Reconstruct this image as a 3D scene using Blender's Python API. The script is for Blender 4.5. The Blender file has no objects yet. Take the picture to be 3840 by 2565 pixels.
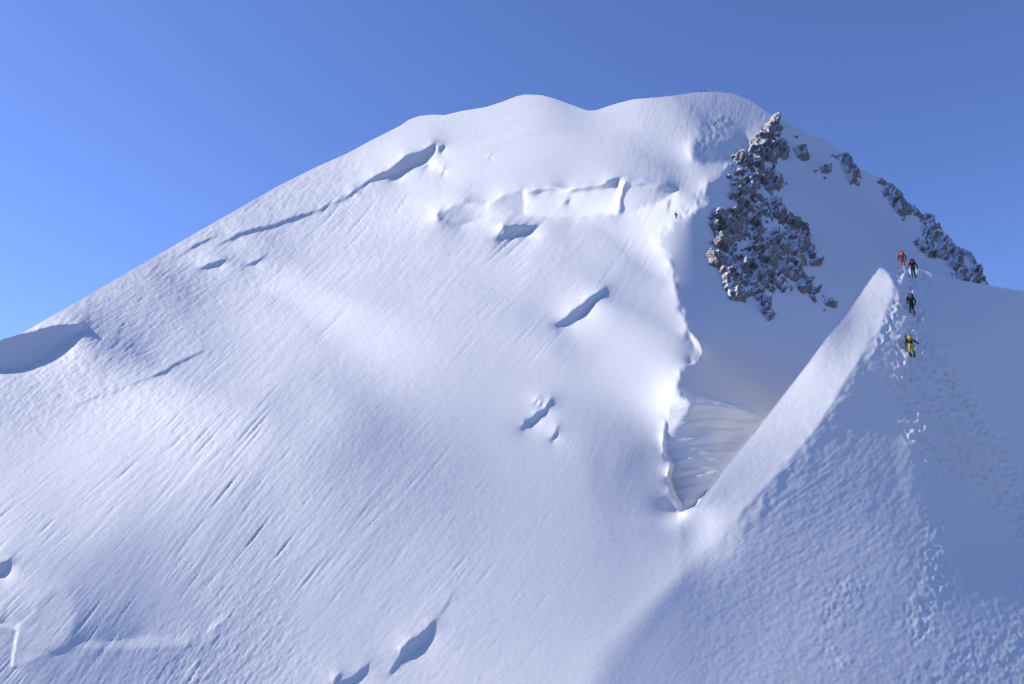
import bpy, bmesh, math, random
import numpy as np
from mathutils import Vector, Matrix

# ------------------------------------------------------------------ camera, sky, sun
scene = bpy.context.scene
col = scene.collection
random.seed(7)
rng = np.random.default_rng(7)

FPX, W0, H0 = 3200.0, 3840.0, 2565.0          # focal length in photograph pixels
CX, CY = W0 / 2, H0 / 2
PITCH = math.atan((2200.0 - CY) / FPX)         # the hidden horizon lies at row 2200
cam_d = bpy.data.cameras.new('camera')
cam_d.sensor_width = 36.0
cam_d.lens = 36.0 * FPX / W0
cam_d.clip_start = 0.1
cam_d.clip_end = 300000.0
cam = bpy.data.objects.new('camera', cam_d)
cam.rotation_euler = (math.pi / 2 + PITCH, 0, 0)
col.objects.link(cam)
scene.camera = cam

SUN = Vector((-0.82, 0.22, 0.53)).normalized()   # towards the sun
SUN_EL = math.asin(SUN.z)
SUN_AZ = math.atan2(SUN.x, SUN.y)
world = bpy.data.worlds.new('World')
scene.world = world
world.use_nodes = True
nt = world.node_tree
nt.nodes.clear()
sky = nt.nodes.new('ShaderNodeTexSky')
sky.sky_type = 'NISHITA'
sky.sun_disc = False
sky.sun_elevation = SUN_EL
sky.sun_rotation = SUN_AZ % (2 * math.pi)
sky.altitude = 2000.0
sky.air_density = 1.0
sky.dust_density = 0.2
sky.ozone_density = 9.0
bg = nt.nodes.new('ShaderNodeBackground')
bg.inputs['Strength'].default_value = 0.15
out = nt.nodes.new('ShaderNodeOutputWorld')
tint = nt.nodes.new('ShaderNodeMix'); tint.data_type = 'RGBA'; tint.blend_type = 'MULTIPLY'
tint.inputs['Factor'].default_value = 1.0
tint.inputs[7].default_value = (1.28, 1.01, 1.09, 1)      # the camera's cool, slightly violet white balance
nt.links.new(sky.outputs[0], tint.inputs[6]); nt.links.new(tint.outputs[2], bg.inputs[0])
nt.links.new(bg.outputs[0], out.inputs[0])

sun_d = bpy.data.lights.new('sun', 'SUN')
sun_d.energy = 4.1
sun_d.angle = math.radians(0.53)
sun_d.color = (1.0, 0.935, 0.84)
sun = bpy.data.objects.new('sun', sun_d)
sun.rotation_euler = (-SUN).to_track_quat('-Z', 'Y').to_euler()
sun.location = SUN * 1500
col.objects.link(sun)

scene.view_settings.view_transform = 'Standard'
scene.view_settings.look = 'None'
scene.view_settings.exposure = 0.40
scene.view_settings.gamma = 1.0
scene.cycles.max_bounces = 6
scene.cycles.diffuse_bounces = 1

# ------------------------------------------------------------------ helpers
SUN_DIR = tuple(SUN)
R_RIGHT = np.array([1.0, 0, 0])
R_FWD = np.array([0, math.cos(PITCH), math.sin(PITCH)])
R_UP = np.array([0, -math.sin(PITCH), math.cos(PITCH)])

def ray(u, v):
    u = np.asarray(u, float); v = np.asarray(v, float)
    return (((u - CX) / FPX)[..., None] * R_RIGHT + ((CY - v) / FPX)[..., None] * R_UP + R_FWD)

def C(x0, y0, s, pts):           # points read off an enlarged crop
    return [(x0 + x * s, y0 + y * s) for x, y in pts]

def smooth(x):
    x = np.clip(x, 0, 1)
    return x * x * (3 - 2 * x)

def poly_sd(U, V, poly):
    """signed distance, positive inside"""
    p = np.asarray(poly, float)
    n = len(p)
    d2 = np.full(U.shape, 1e18)
    inside = np.zeros(U.shape, bool)
    for i in range(n):
        x0, y0 = p[i]; x1, y1 = p[(i + 1) % n]
        ex, ey = x1 - x0, y1 - y0
        L = ex * ex + ey * ey + 1e-9
        t = np.clip(((U - x0) * ex + (V - y0) * ey) / L, 0, 1)
        d2 = np.minimum(d2, (U - x0 - t * ex) ** 2 + (V - y0 - t * ey) ** 2)
        cond = (y0 > V) != (y1 > V)
        with np.errstate(divide='ignore', invalid='ignore'):
            xi = ex * (V - y0) / (ey if abs(ey) > 1e-9 else 1e-9) + x0
        inside ^= cond & (U < xi)
    d = np.sqrt(d2)
    return np.where(inside, d, -d)

def wobble(U, V):
    return (U + 3.0 * np.sin(V / 9.0 + 2.1 * np.sin(U / 13.0)) + 4.0 * np.sin(V / 31.0 + U / 47.0 + 1.3),
            V + 2.5 * np.sin(U / 11.0 + 1.7 * np.sin(V / 15.0)) + 3.0 * np.sin(U / 37.0 - V / 29.0))
def poly_mask(U, V, poly, feather, rag=0.0):
    """soft mask on a regular grid; only the bounding box is visited"""
    p = np.asarray(poly, float)
    m = np.zeros(U.shape)
    pad = feather + 20
    us, vs = U[0], V[:, 0]
    i0, i1 = np.searchsorted(us, [p[:, 0].min() - pad, p[:, 0].max() + pad])
    j0, j1 = np.searchsorted(vs, [p[:, 1].min() - pad, p[:, 1].max() + pad])
    if i1 <= i0 or j1 <= j0:
        return m
    A, B = U[j0:j1, i0:i1], V[j0:j1, i0:i1]
    if rag:
        A2, B2 = wobble(A, B); A, B = A + rag * (A2 - A), B + rag * (B2 - B)
    sd = poly_sd(A, B, poly)
    m[j0:j1, i0:i1] = smooth(sd / feather * 0.5 + 0.5) if feather > 0 else (sd > 0)
    return m

def shepard(U, V, pts, eps=90.0, p=1.7):
    """blend of control values; each point = (u, v, values...)"""
    acc = None; ws = 0
    for q in pts:
        w = 1.0 / ((U - q[0]) ** 2 + (V - q[1]) ** 2 + eps * eps) ** p
        val = np.asarray(q[2:], float)
        acc = w[..., None] * val if acc is None else acc + w[..., None] * val
        ws = ws + w
    return acc / ws[..., None]

_FIELDS = {}
def slow_field(U, V, pts):
    """control values blended on a coarse sheet, then read off smoothly"""
    key = id(pts)
    if key not in _FIELDS:
        cu = np.arange(-512, 4352 + 1, 16.0); cv = np.arange(160, 3296 + 1, 16.0)
        A, B = np.meshgrid(cu, cv)
        _FIELDS[key] = (cu, cv, shepard(A, B, pts), pts)
    cu, cv, F, _ = _FIELDS[key]
    fx, fy = (U - cu[0]) / 16.0, (V - cv[0]) / 16.0
    return np.stack([bil(F[..., c], fx, fy) for c in range(F.shape[-1])], -1)

def nrm(a):
    return a / np.maximum(np.linalg.norm(a, axis=-1, keepdims=True), 1e-9)

def bil(A, fx, fy):
    h, w = A.shape
    fx = np.clip(fx, 0, w - 1.001); fy = np.clip(fy, 0, h - 1.001)
    ix = fx.astype(int); iy = fy.astype(int)
    tx = fx - ix; ty = fy - iy
    return (A[iy, ix] * (1 - tx) * (1 - ty) + A[iy, ix + 1] * tx * (1 - ty)
            + A[iy + 1, ix] * (1 - tx) * ty + A[iy + 1, ix + 1] * tx * ty)

def cubic(A, fx, fy):
    h, w = A.shape
    fx = np.clip(fx, 1, w - 2.001); fy = np.clip(fy, 1, h - 2.001)
    ix = fx.astype(int); iy = fy.astype(int)
    tx = fx - ix; ty = fy - iy
    def wts(t):     # cubic B-spline: smooth second derivative
        return ((1 - t) ** 3 / 6, (3 * t ** 3 - 6 * t ** 2 + 4) / 6,
                (-3 * t ** 3 + 3 * t ** 2 + 3 * t + 1) / 6, t ** 3 / 6)
    wx = wts(tx); wy = wts(ty)
    r = 0
    for j in range(4):
        jj = np.clip(iy + j - 1, 0, h - 1)
        row = 0
        for i in range(4):
            ii = np.clip(ix + i - 1, 0, w - 1)
            row = row + wx[i] * A[jj, ii]
        r = r + wy[j] * row
    return r

def blur(A, sx, sy=None):
    sy = sx if sy is None else sy
    h, w = A.shape
    P = 48
    B = np.pad(A, P, mode='reflect')
    ky = np.fft.fftfreq(B.shape[0])[:, None]; kx = np.fft.rfftfreq(B.shape[1])[None]
    G = np.exp(-2 * np.pi ** 2 * ((kx * sx) ** 2 + (ky * sy) ** 2))
    return np.fft.irfft2(np.fft.rfft2(B) * G, B.shape)[P:P + h, P:P + w]

# ------------------------------------------------------------------ the lie of the land
# Skyline of the mountain, brow of the near ridge and where sun meets shade
SKYLINE = [(-700, 1560), (-300, 1385), (0, 1275), (70, 1254), (91, 1244), (351, 1096), (610, 945), (891, 784), (1052, 693),
           (1193, 623), (1300, 576), (1400, 522), (1500, 472), (1533, 449), (1572, 435), (1622, 430), (1666, 432),
           (1733, 416), (1821, 402), (1888, 380), (1937, 361), (1971, 354), (2032, 357), (2076, 369), (2137, 391),
           (2203, 415), (2236, 413), (2303, 391), (2375, 372), (2469, 365), (2552, 355), (2607, 346), (2690, 344),
           (2746, 351), (2808, 373), (2846, 399), (2904, 440), (2961, 462), (3031, 504), (3089, 523), (3140, 555),
           (3184, 590), (3216, 628), (3286, 660), (3325, 680), (3357, 722), (3388, 746), (3433, 778), (3471, 810),
           (3522, 845), (3561, 890), (3586, 925), (3618, 934), (3644, 958), (3669, 1002), (3707, 1062),
           (3800, 1180), (4000, 1420), (4600, 2000)]
BROW = [(2545, 1924), (2575, 1918), (2606, 1903), (2698, 1780), (2775, 1685), (2859, 1581), (3020, 1375), (3104, 1260),
        (3219, 1112), (3270, 1038), (3296, 1006), (3318, 995), (3376, 992), (3446, 1008), (3573, 1046), (3710, 1070),
        (3840, 1091), (4100, 1150), (4600, 1290)]
CREST = [(3312, 995), (3338, 1040), (3349, 1075), (3344, 1122), (3326, 1153), (3295, 1237), (3257, 1280), (3215, 1352),
         (3173, 1420), (3138, 1482), (3088, 1558), (3035, 1635), (2951, 1734), (2851, 1842), (2759, 1949), (2667, 2048),
         (2540, 2175), (2421, 2300), (2290, 2470), (2220, 2600), (2100, 2900), (2000, 3400)]
MIDCREST = [(2735, 616), (2696, 671), (2650, 680), (2649, 713), (2657, 732), (2667, 755), (2660, 774), (2632, 792),
            (2588, 812), (2558, 822), (2537, 824), (2514, 850), (2495, 873), (2474, 866), (2470, 906), (2496, 944), (2507, 969),
            (2521, 1008), (2537, 1084), (2556, 1155), (2583, 1232), (2600, 1272), (2625, 1298), (2629, 1330), (2606, 1352),
            (2553, 1390), (2530, 1459), (2568, 1500)]
_sk = np.array(SKYLINE, float); _br = np.array(BROW, float)
def sky_v(u): return np.interp(u, _sk[:, 0], _sk[:, 1])
def brow_v(u): return np.where(np.asarray(u) < 2545, 9e9, np.interp(u, _br[:, 0], _br[:, 1]))
SEAM = 2545

# slope controls (u, v, a, b): ground falls towards (a, b), i.e. normal ~ (a, b, 1)
LIT = [
    (-400, 1500, -.4, -.75), (0, 1330, -.4, -.68), (400, 1110, -.5, -.7), (800, 880, -.55, -.72), (1200, 660, -.58, -.73), (1560, 460, -.6, -.73),
    (150, 1480, -.25, -.75), (500, 1250, -.28, -.78), (800, 1020, -.28, -.8), (1150, 800, -.4, -.74), (350, 1330, -.25, -.78),
    (1450, 600, -.65, -.68), (1700, 480, -.7, -.68), (1850, 440, -.75, -.68),
    (0, 1800, -.5, -.66), (300, 1630, -.6, -.66), (700, 1400, -.7, -.64), (1000, 1230, -.75, -.62), (1300, 1030, -.75, -.62), (1550, 820, -.75, -.64), (1350, 850, -.65, -.64), (1700, 680, -.8, -.64),
    (0, 2050, -.45, -.6), (300, 1900, -.38, -.62), (700, 1680, -.34, -.62), (1100, 1480, -.34, -.6), (1500, 1150, -.45, -.6), (1750, 1000, -.45, -.6),
    (100, 2230, -.1, -.62), (500, 2150, .22, -.68), (900, 1950, .08, -.62), (1300, 1750, -.08, -.52), (1700, 1450, -.2, -.48), (1300, 1400, -.25, -.56),
    (250, 2420, .35, -.75), (600, 2420, .3, -.72), (900, 2350, .08, -.62), (1300, 2150, -.05, -.52), (1700, 1850, -.12, -.46), (2000, 1500, -.2, -.44), (450, 2280, .3, -.72),
    (0, 2700, .1, -.62), (600, 2700, .1, -.62), (1200, 2550, -.05, -.52), (1700, 2300, -.1, -.46), (2000, 2000, -.15, -.43), (2300, 1600, -.22, -.42), (2430, 1450, -.25, -.42),
    (1700, 2700, -.1, -.46), (2100, 2350, -.08, -.43), (2350, 2050, -.1, -.42), (2480, 1800, -.1, -.45), (2050, 2600, -.06, -.46), (2420, 2150, -.08, -.44),
    (2300, 1250, -.28, -.42), (2450, 1150, -.3, -.42), (2100, 1150, -.3, -.46), (2300, 950, -.35, -.46), (2440, 960, -.35, -.46), (2000, 930, -.4, -.56), (1750, 900, -.55, -.62),
    (2000, 650, -.75, -.68), (1850, 620, -.8, -.64), (2200, 560, -.75, -.68), (2400, 560, -.5, -.72), (2100, 500, -.78, -.68), (2350, 450, -.6, -.66),
    (1950, 420, -.75, -.68), (2010, 375, -.5, -.62), (2110, 400, .1, -.72), (2180, 430, -.1, -.76), (2280, 420, -.6, -.65), (2240, 470, -.65, -.68),
    (2480, 400, -.45, -.64), (2560, 380, -.25, -.64), (2640, 365, -.05, -.64), (2500, 500, -.25, -.72), (2580, 470, .05, -.76), (2660, 430, .2, -.76), (2720, 380, .3, -.66),
    (2640, 520, .3, -.78), (2700, 560, .35, -.72), (2760, 470, .4, -.78), (2800, 420, .45, -.7), (2550, 590, -.3, -.75), (2480, 640, -.5, -.7), (2600, 640, -.55, -.6), (2300, 660, -.6, -.75), (2100, 690, -.6, -.75),
    (2560, 720, -.55, -.55), (2520, 780, -.5, -.55),
]
SHADE = [   # far side of the middle ridge, the hollow under the skyline and the slopes below the rocks
    (2700, 750, 0.50, -0.91), (2600, 900, 0.60, -0.79), (2560, 1000, 0.60, -0.75), (2620, 1150, 0.60, -0.70), (2700, 1300, 0.60, -0.62), (2800, 1450, 0.60, -0.58), (2620, 1420, 0.60, -0.58),
    (2850, 1200, 0.55, -0.72), (2950, 1250, 0.50, -0.72), (2850, 700, 0.50, -0.94), (2850, 950, 0.50, -0.76), (3050, 1100, 0.45, -0.72), (3200, 1000, 0.40, -0.72), (2760, 850, 0.50, -0.83), (2800, 1050, 0.50, -0.72),
    (3000, 700, 0.50, -0.94), (3200, 850, 0.45, -0.83), (3350, 900, 0.45, -0.90), (3450, 1000, 0.45, -0.85), (3600, 1050, 0.45, -0.85), (2950, 500, 0.50, -0.85), (3100, 580, 0.50, -0.98), (3300, 700, 0.50, -0.82),
    (3450, 840, 0.50, -0.80), (3600, 980, 0.55, -0.80), (3750, 1120, 0.50, -0.80), (2900, 560, 0.45, -0.98), (3150, 700, 0.50, -0.94), (4200, 1700, 0.50, -0.60), (2800, 600, 0.45, -0.98),
    (3000, 1500, 0.45, -0.70), (3400, 1500, 0.40, -0.70), (2700, 1700, 0.40, -0.60), (3000, 2200, 0.30, -0.60), (3800, 2200, 0.30, -0.60),
]
STRIP = [   # sunny flank of the near ridge
    (3300, 1020, -.42, -1.05), (3320, 1080, -.4, -1.05), (3200, 1200, -.38, -1.12), (3000, 1500, -.36, -1.1), (2800, 1750, -.34, -.95), (2650, 1950, -.3, -.75), (2500, 2050, -.25, -.6),
    (2300, 2300, -.2, -.55), (2100, 2600, -.2, -.55), (1900, 3000, -.2, -.6),
]
FSHADE = [  # shaded side that the climbers walk up
    (3420, 1005, 0.35, -0.62), (3420, 1100, 0.30, -0.85), (3420, 1180, 0.35, -1.10), (3420, 1300, 0.35, -1.15), (3350, 1200, 0.20, -1.10), (3600, 1150, 0.50, -0.95), (3800, 1200, 0.55, -0.90), (3600, 1060, 0.40, -0.75), (3840, 1100, 0.50, -0.78),
    (3600, 1400, 0.55, -1.00), (3800, 1600, 0.58, -0.90), (3250, 1500, 0.30, -1.10), (3450, 1700, 0.40, -0.90), (3000, 1850, 0.25, -0.97), (3200, 2100, 0.38, -0.80), (3600, 2100, 0.55, -0.73),
    (2800, 2150, 0.26, -0.85), (2600, 2350, 0.21, -0.78), (2900, 2500, 0.29, -0.68), (3400, 2500, 0.41, -0.64), (3800, 2500, 0.52, -0.64), (2400, 2550, 0.14, -0.74), (2800, 3000, 0.26, -0.66), (3800, 3000, 0.46, -0.66),
    (2300, 2900, 0.11, -0.76), (4200, 1400, 0.60, -0.80), (4200, 2200, 0.66, -0.76),
]
shade_poly = MIDCREST + [(2621, 1520), (2729, 1531), (2820, 1551), (2870, 1590), (3000, 1500), (3400, 1600), (4700, 3000), (4700, 0), (2960, 0), (2900, 440), (2830, 520), (2780, 590)]
front_shade_poly = CREST + [(4700, 3400), (4700, 900), (3840, 1050), (3600, 1000), (3440, 970), (3312, 960)]

c1 = lambda p: C(1500, 300, .55366, p)
c2 = lambda p: C(2400, 300, .63774, p)
c3 = lambda p: C(2300, 900, .76548, p)
c4 = lambda p: C(1300, 480, .31881, p)
c5 = lambda p: C(0, 1900, .55366, p)
c6 = lambda p: C(0, 300, .70157, p)
c7 = lambda p: C(1850, 1000, .47847, p)
c8 = lambda p: C(2440, 1350, .38256, p)
c9 = lambda p: C(0, 1200, .44643, p)
cA = lambda p: C(1200, 1800, .59625, p)
# walls, lips and crevasses: (outline, feather, normal)
WALLS = [
    # long ice wall under the summit slope: shaded left bay, bright middle, right bay, split pillar
    (c1([(296, 890), (345, 850), (430, 826), (500, 838), (590, 842), (690, 785), (830, 738), (850, 800), (835, 870), (855, 926), (700, 918), (600, 938), (510, 960), (430, 962), (350, 945)]), 7, (-.22, -.92, .28)),
    (c1([(300, 890), (360, 935), (430, 958), (520, 955), (430, 985), (340, 965), (270, 915)]), 6, (.1, -.93, .1)),
    (c1([(850, 742), (1000, 722), (1150, 752), (1240, 720), (1330, 712), (1440, 690), (1475, 760), (1450, 880), (1370, 905), (1000, 932), (852, 926), (832, 870), (848, 800)]), 7, (-.52, -.78, .33)),
    (c1([(850, 742), (1000, 722), (1150, 748), (1240, 718), (1440, 690), (1450, 725), (1300, 745), (1150, 775), (1000, 752), (900, 770)]), 6, (.2, -.85, -.45)),
    (c1([(1110, 835), (1160, 800), (1140, 840)]), 4, (.5, -.8, .1)),
    (c1([(1500, 690), (1540, 685), (1700, 695), (1790, 705), (1865, 738), (1810, 800), (1700, 850), (1620, 885), (1500, 925), (1455, 925), (1475, 800)]), 7, (-.42, -.84, .3)),
    (c1([(1500, 690), (1700, 693), (1865, 738), (1840, 760), (1700, 722), (1560, 720), (1500, 760)]), 6, (.2, -.85, -.4)),
    (c1([(1390, 690), (1500, 655), (1480, 690), (1455, 745)]), 4, (.7, -.7, .0)),
    (c1([(1500, 690), (1545, 680), (1500, 780), (1480, 900), (1440, 925), (1455, 830), (1480, 740)]), 4, (-.65, -.65, .3)),
    (c1([(1520, 690), (1545, 682), (1505, 790), (1520, 880), (1490, 905), (1495, 790)]), 3, (.8, -.6, .1)),
    # block with its shaded faces under the wall
    (c1([(690, 985), (760, 975), (940, 985), (870, 1030), (790, 1055), (745, 1085), (700, 1040)]), 4, (.45, -.85, .05)),
    (c1([(660, 1085), (695, 1000), (745, 1085), (700, 1092)]), 3, (-.3, -.8, .5)),
    (c1([(745, 1085), (800, 1050), (940, 1050), (870, 1062), (790, 1065)]), 4, (.5, -.7, .3)),
    # left bergschrund
    (c4([(150, 712), (240, 640), (340, 560), (450, 500), (560, 440), (640, 370), (715, 310), (850, 265), (950, 215), (1040, 180), (985, 310), (930, 410), (830, 440), (740, 480), (650, 530), (590, 590), (490, 625), (560, 535), (400, 600), (270, 660)]), 5, (.15, -.92, .1)),
    (c4([(340, 570), (560, 470), (760, 400), (930, 375), (930, 410), (830, 440), (740, 480), (650, 530), (590, 590), (490, 625), (560, 535), (400, 600)]), 6, (.4, -.9, -.05)),
    (c4([(0, 815), (60, 745), (105, 725), (80, 785), (10, 830)]), 4, (.45, -.85, .0)),
    (c4([(885, 475), (900, 450), (1040, 365), (980, 420), (960, 460), (900, 485)]), 4, (.45, -.85, .0)),
    (c4([(1060, 210), (1125, 205), (1140, 250), (1110, 295), (1095, 260)]), 3, (.6, -.75, -.1)),
    (c4([(1055, 420), (1075, 415), (1070, 460), (1045, 460)]), 3, (.6, -.75, .0)),
    (c4([(1090, 420), (1103, 415), (1100, 455), (1085, 455)]), 3, (.6, -.75, .0)),
    (c4([(1140, 445), (1165, 510), (1135, 545), (1110, 540), (1128, 490)]), 3, (.6, -.75, .0)),
    (c4([(1670, 345), (1695, 305), (1710, 315), (1690, 350)]), 3, (.6, -.75, .0)),
    (c4([(1040, 1040), (1060, 980), (1120, 960), (1160, 1020), (1210, 1060), (1100, 1070)]), 5, (.25, -.9, .2)),
    # shallow lips on the upper left slope
    (c6([(1160, 885), (1260, 820), (1400, 785), (1560, 735), (1700, 690), (1850, 635), (1850, 645), (1700, 705), (1560, 760), (1420, 800), (1290, 835)]), 6, (-.12, -.82, .58)),
    (c6([(1050, 1012), (1120, 975), (1215, 960), (1170, 998)]), 5, (.3, -.9, .2)),
    (c6([(1310, 1000), (1350, 970), (1405, 948), (1370, 980)]), 4, (.4, -.9, .1)),
    (c6([(950, 945), (1050, 880), (1160, 830), (1060, 890)]), 5, (.0, -.9, .5)),
    (c6([(0, 1390), (100, 1360), (265, 1315), (430, 1297), (425, 1330), (395, 1385), (230, 1490), (110, 1535), (0, 1548), (-300, 1600), (-300, 1450)]), 5, (.45, -.85, .2)),
    (c9([(775, 665), (830, 635), (875, 625), (840, 660), (780, 678)]), 3, (.4, -.9, .1)),
    (c9([(560, 745), (775, 660), (860, 632), (1130, 530), (1400, 420), (1600, 300), (1690, 255), (1690, 268), (1600, 315), (1400, 438), (1130, 548), (870, 645), (770, 680), (600, 748)]), 5, (-.1, -.86, .58)),
    # crevasses in the middle of the face
    (c7([(500, 472), (560, 395), (610, 345), (690, 300), (750, 235), (830, 200), (870, 160), (835, 215), (780, 300), (720, 365), (620, 445), (560, 465)]), 4, (.5, -.8, .05)),
    (c7([(555, 400), (600, 375), (660, 370), (640, 420), (600, 450), (550, 460)]), 4, (-.1, -.8, .4)),
    (c7([(300, 1090), (320, 1060), (370, 1015), (340, 1070)]), 3, (.5, -.8, .1)),
    (c7([(350, 1100), (370, 1055), (382, 1090)]), 3, (.5, -.8, .1)),
    (c7([(280, 1225), (300, 1180), (400, 1115), (425, 1060), (445, 1030), (440, 1090), (420, 1145), (350, 1205), (300, 1235)]), 5, (.35, -.85, .2)),
    (c7([(236, 1265), (245, 1200), (255, 1265)]), 3, (.4, -.8, .1)),
    (c7([(450, 1365), (470, 1320), (510, 1255), (475, 1350)]), 3, (.6, -.8, .0)),
    (cA([(485, 1130), (510, 1060), (560, 1010), (640, 955), (735, 870), (700, 940), (670, 1000), (610, 1075), (500, 1145)]), 4, (.5, -.8, .1)),
    (cA([(440, 1220), (485, 1130), (500, 1145), (460, 1215)]), 4, (.5, -.8, .3)),
    (cA([(735, 870), (820, 740), (860, 700), (760, 850)]), 6, (.2, -.9, .5)),
    (cA([(60, 1320), (120, 1260), (200, 1230), (310, 1150), (290, 1205), (220, 1265), (120, 1320)]), 5, (.4, -.85, .2)),
    (cA([(80, 1280), (105, 1230), (128, 1215), (100, 1285)]), 4, (.5, -.8, .1)),
    # broken ice in the lower left corner
    (c5([(1200, 1210), (1270, 1010), (1330, 900), (1400, 815), (1385, 890), (1370, 980), (1335, 1100), (1345, 1210)]), 14, (.05, -.82, .66)),
    (c5([(1385, 890), (1400, 825), (1440, 790), (1540, 730), (1470, 800), (1420, 840)]), 8, (-.4, -.65, .7)),
    (c5([(120, 960), (115, 840), (200, 760), (330, 610), (470, 560), (520, 700), (500, 850), (450, 935), (350, 985), (200, 970)]), 28, (.06, -.78, .7)),
    (c5([(350, 985), (450, 938), (520, 915), (430, 985), (370, 1000)]), 5, (.2, -.9, .2)),
    (c5([(110, 965), (200, 972), (340, 990), (180, 1060), (95, 1085)]), 8, (.05, -.75, .7)),
    (c5([(0, 385), (40, 370), (78, 338), (60, 400), (45, 455), (0, 470), (-60, 470), (-60, 400)]), 4, (.5, -.85, .0)),
    (c5([(0, 790), (0, 700), (60, 700), (125, 770), (105, 830)]), 6, (.1, -.85, .45)),
    (c5([(-50, 795), (0, 795), (105, 825), (105, 840), (0, 812), (-50, 812)]), 4, (-.6, -.5, .7)),
    (c5([(105, 830), (125, 850), (100, 960), (92, 1085), (70, 1080), (85, 950)]), 4, (-.45, -.75, .45)),
    (c5([(40, 1085), (130, 1085), (100, 1100)]), 3, (.3, -.9, .1)),
    (c5([(40, 700), (60, 690), (140, 780), (240, 690), (250, 700), (140, 800), (120, 780)]), 5, (-.3, -.7, .6)),
    (c5([(450, 945), (600, 905), (800, 905), (1000, 860), (1250, 870), (1320, 940), (1200, 945), (900, 965), (600, 965)]), 12, (-.1, -.7, .75)),
    # shaded bowl below the top of the mountain
    (c1([(1985, 420), (1965, 480), (1990, 530), (2060, 565), (2200, 572), (2290, 540), (2348, 430), (2330, 380), (2200, 400), (2050, 400)]), 14, (.5, -.62, .62)),
    # lip of the sunny ledge where the single climber stands
    (c1([(1795, 905), (1815, 820), (1840, 790), (1825, 860)]), 4, (.6, -.6, .4)),
    # undercut cornice wall in the gap of the ridge
    (c8([(235, 330), (300, 375), (380, 425), (470, 440), (640, 455), (850, 490), (1000, 520), (1050, 560), (1100, 600), (1400, 500), (1400, 1100), (700, 1700), (420, 1460), (300, 1440), (215, 1260), (180, 1130), (215, 1010), (150, 930), (135, 830), (150, 650), (170, 480), (215, 370)]), 6, (-.3, -.93, .06)),
    (c8([(380, 430), (640, 455), (900, 495), (1060, 580), (1000, 660), (820, 650), (600, 670), (480, 650), (380, 550)]), 10, (.15, -.93, -.3)),
    (c8([(840, 490), (1000, 525), (1055, 580), (1085, 610), (1040, 640), (960, 570), (850, 520)]), 6, (-.1, -.9, .25)),
    (c8([(230, 330), (300, 370), (375, 425), (360, 490), (280, 600), (240, 700), (170, 780), (140, 860), (135, 700), (160, 480), (205, 370)]), 8, (-.5, -.8, .3)),
    (c8([(140, 830), (180, 780), (240, 700), (250, 900), (215, 960), (165, 940)]), 8, (-.35, -.9, .1)),
    (c8([(205, 1020), (240, 900), (262, 1040), (300, 1070), (370, 1040), (430, 1110), (500, 1150), (505, 1190), (420, 1280), (300, 1440), (230, 1290), (185, 1180), (185, 1110)]), 6, (-.55, -.8, .22)),
    (c8([(165, 1340), (225, 1290), (300, 1440), (420, 1280), (505, 1195), (600, 1180), (560, 1300), (415, 1455), (280, 1505), (190, 1450)]), 14, (.1, -.85, .45)),
    # snow mushroom on the crest
    (c3([(365, 445), (385, 460), (430, 520), (435, 560), (395, 590), (360, 600), (400, 545), (385, 500)]), 5, (-.75, -.35, .6)),
]

# how squarely each stretch of snow faces the sun (read as the red tone it has in daylight)
def sunny(pts):
    out_ = []
    for u, v, r in pts:
        c = r / 255.0
        lin = ((c + .055) / 1.055) ** 2.4
        out_.append((u, v, (lin - .115) / 1.08))
    return out_
T_LIT = sunny([(1200, 1300, 214), (1150, 1390, 206), (900, 1340, 220), (500, 1500, 206), (100, 1240, 205), (400, 1090, 205), (800, 860, 205), (1200, 645, 215), (1500, 490, 225), (150, 1480, 172), (400, 1330, 165), (700, 1080, 170), (950, 900, 178), (1200, 720, 190),
    (1400, 560, 222), (1700, 460, 228), (1900, 420, 232), (1800, 520, 226), (1650, 620, 226), (1700, 680, 226), (1500, 850, 218), (1350, 850, 215), (1300, 1020, 220), (1000, 1230, 228), (700, 1400, 212),
    (400, 1600, 198), (150, 1800, 192), (0, 1900, 200), (0, 2050, 190), (300, 1900, 185), (700, 1680, 192), (1100, 1480, 200), (1500, 1150, 212), (1750, 1000, 205), (100, 2200, 165), (500, 2150, 138),
    (900, 1950, 165), (1300, 1750, 178), (1700, 1450, 190), (1300, 1400, 200), (250, 2420, 112), (600, 2400, 115), (900, 2350, 158), (1300, 2150, 172), (1700, 1850, 180), (2000, 1500, 192),
    (300, 2560, 130), (600, 2600, 115), (1200, 2550, 172), (1700, 2300, 182), (2000, 2000, 185), (2300, 1600, 188), (2430, 1450, 195), (2100, 2350, 178), (2350, 2050, 175), (2480, 1800, 182), (2050, 2600, 170),
    (1700, 2560, 180), (2300, 1250, 198), (2450, 1150, 208), (2100, 1150, 200), (2300, 950, 212), (2440, 960, 212), (2000, 930, 205), (1900, 1000, 205), (2000, 650, 232), (1850, 620, 226), (2200, 560, 240),
    (2400, 560, 200), (2100, 500, 238), (2350, 450, 224), (2010, 375, 215), (2110, 400, 120), (2180, 430, 160), (2280, 420, 215), (2480, 400, 195), (2560, 380, 175), (2640, 365, 160), (2500, 500, 170),
    (2580, 470, 140), (2660, 430, 118), (2640, 520, 100), (2700, 560, 95), (2760, 470, 100), (2550, 590, 160), (2480, 640, 190), (2600, 640, 215), (2300, 660, 195), (2100, 690, 200), (2560, 720, 215), (2520, 780, 210)])
T_STRIP = sunny([(3250, 1120, 200), (3000, 1480, 190), (2800, 1750, 180), (2650, 1950, 176), (2500, 2100, 180), (2350, 2250, 182), (2200, 2450, 180)])
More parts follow.
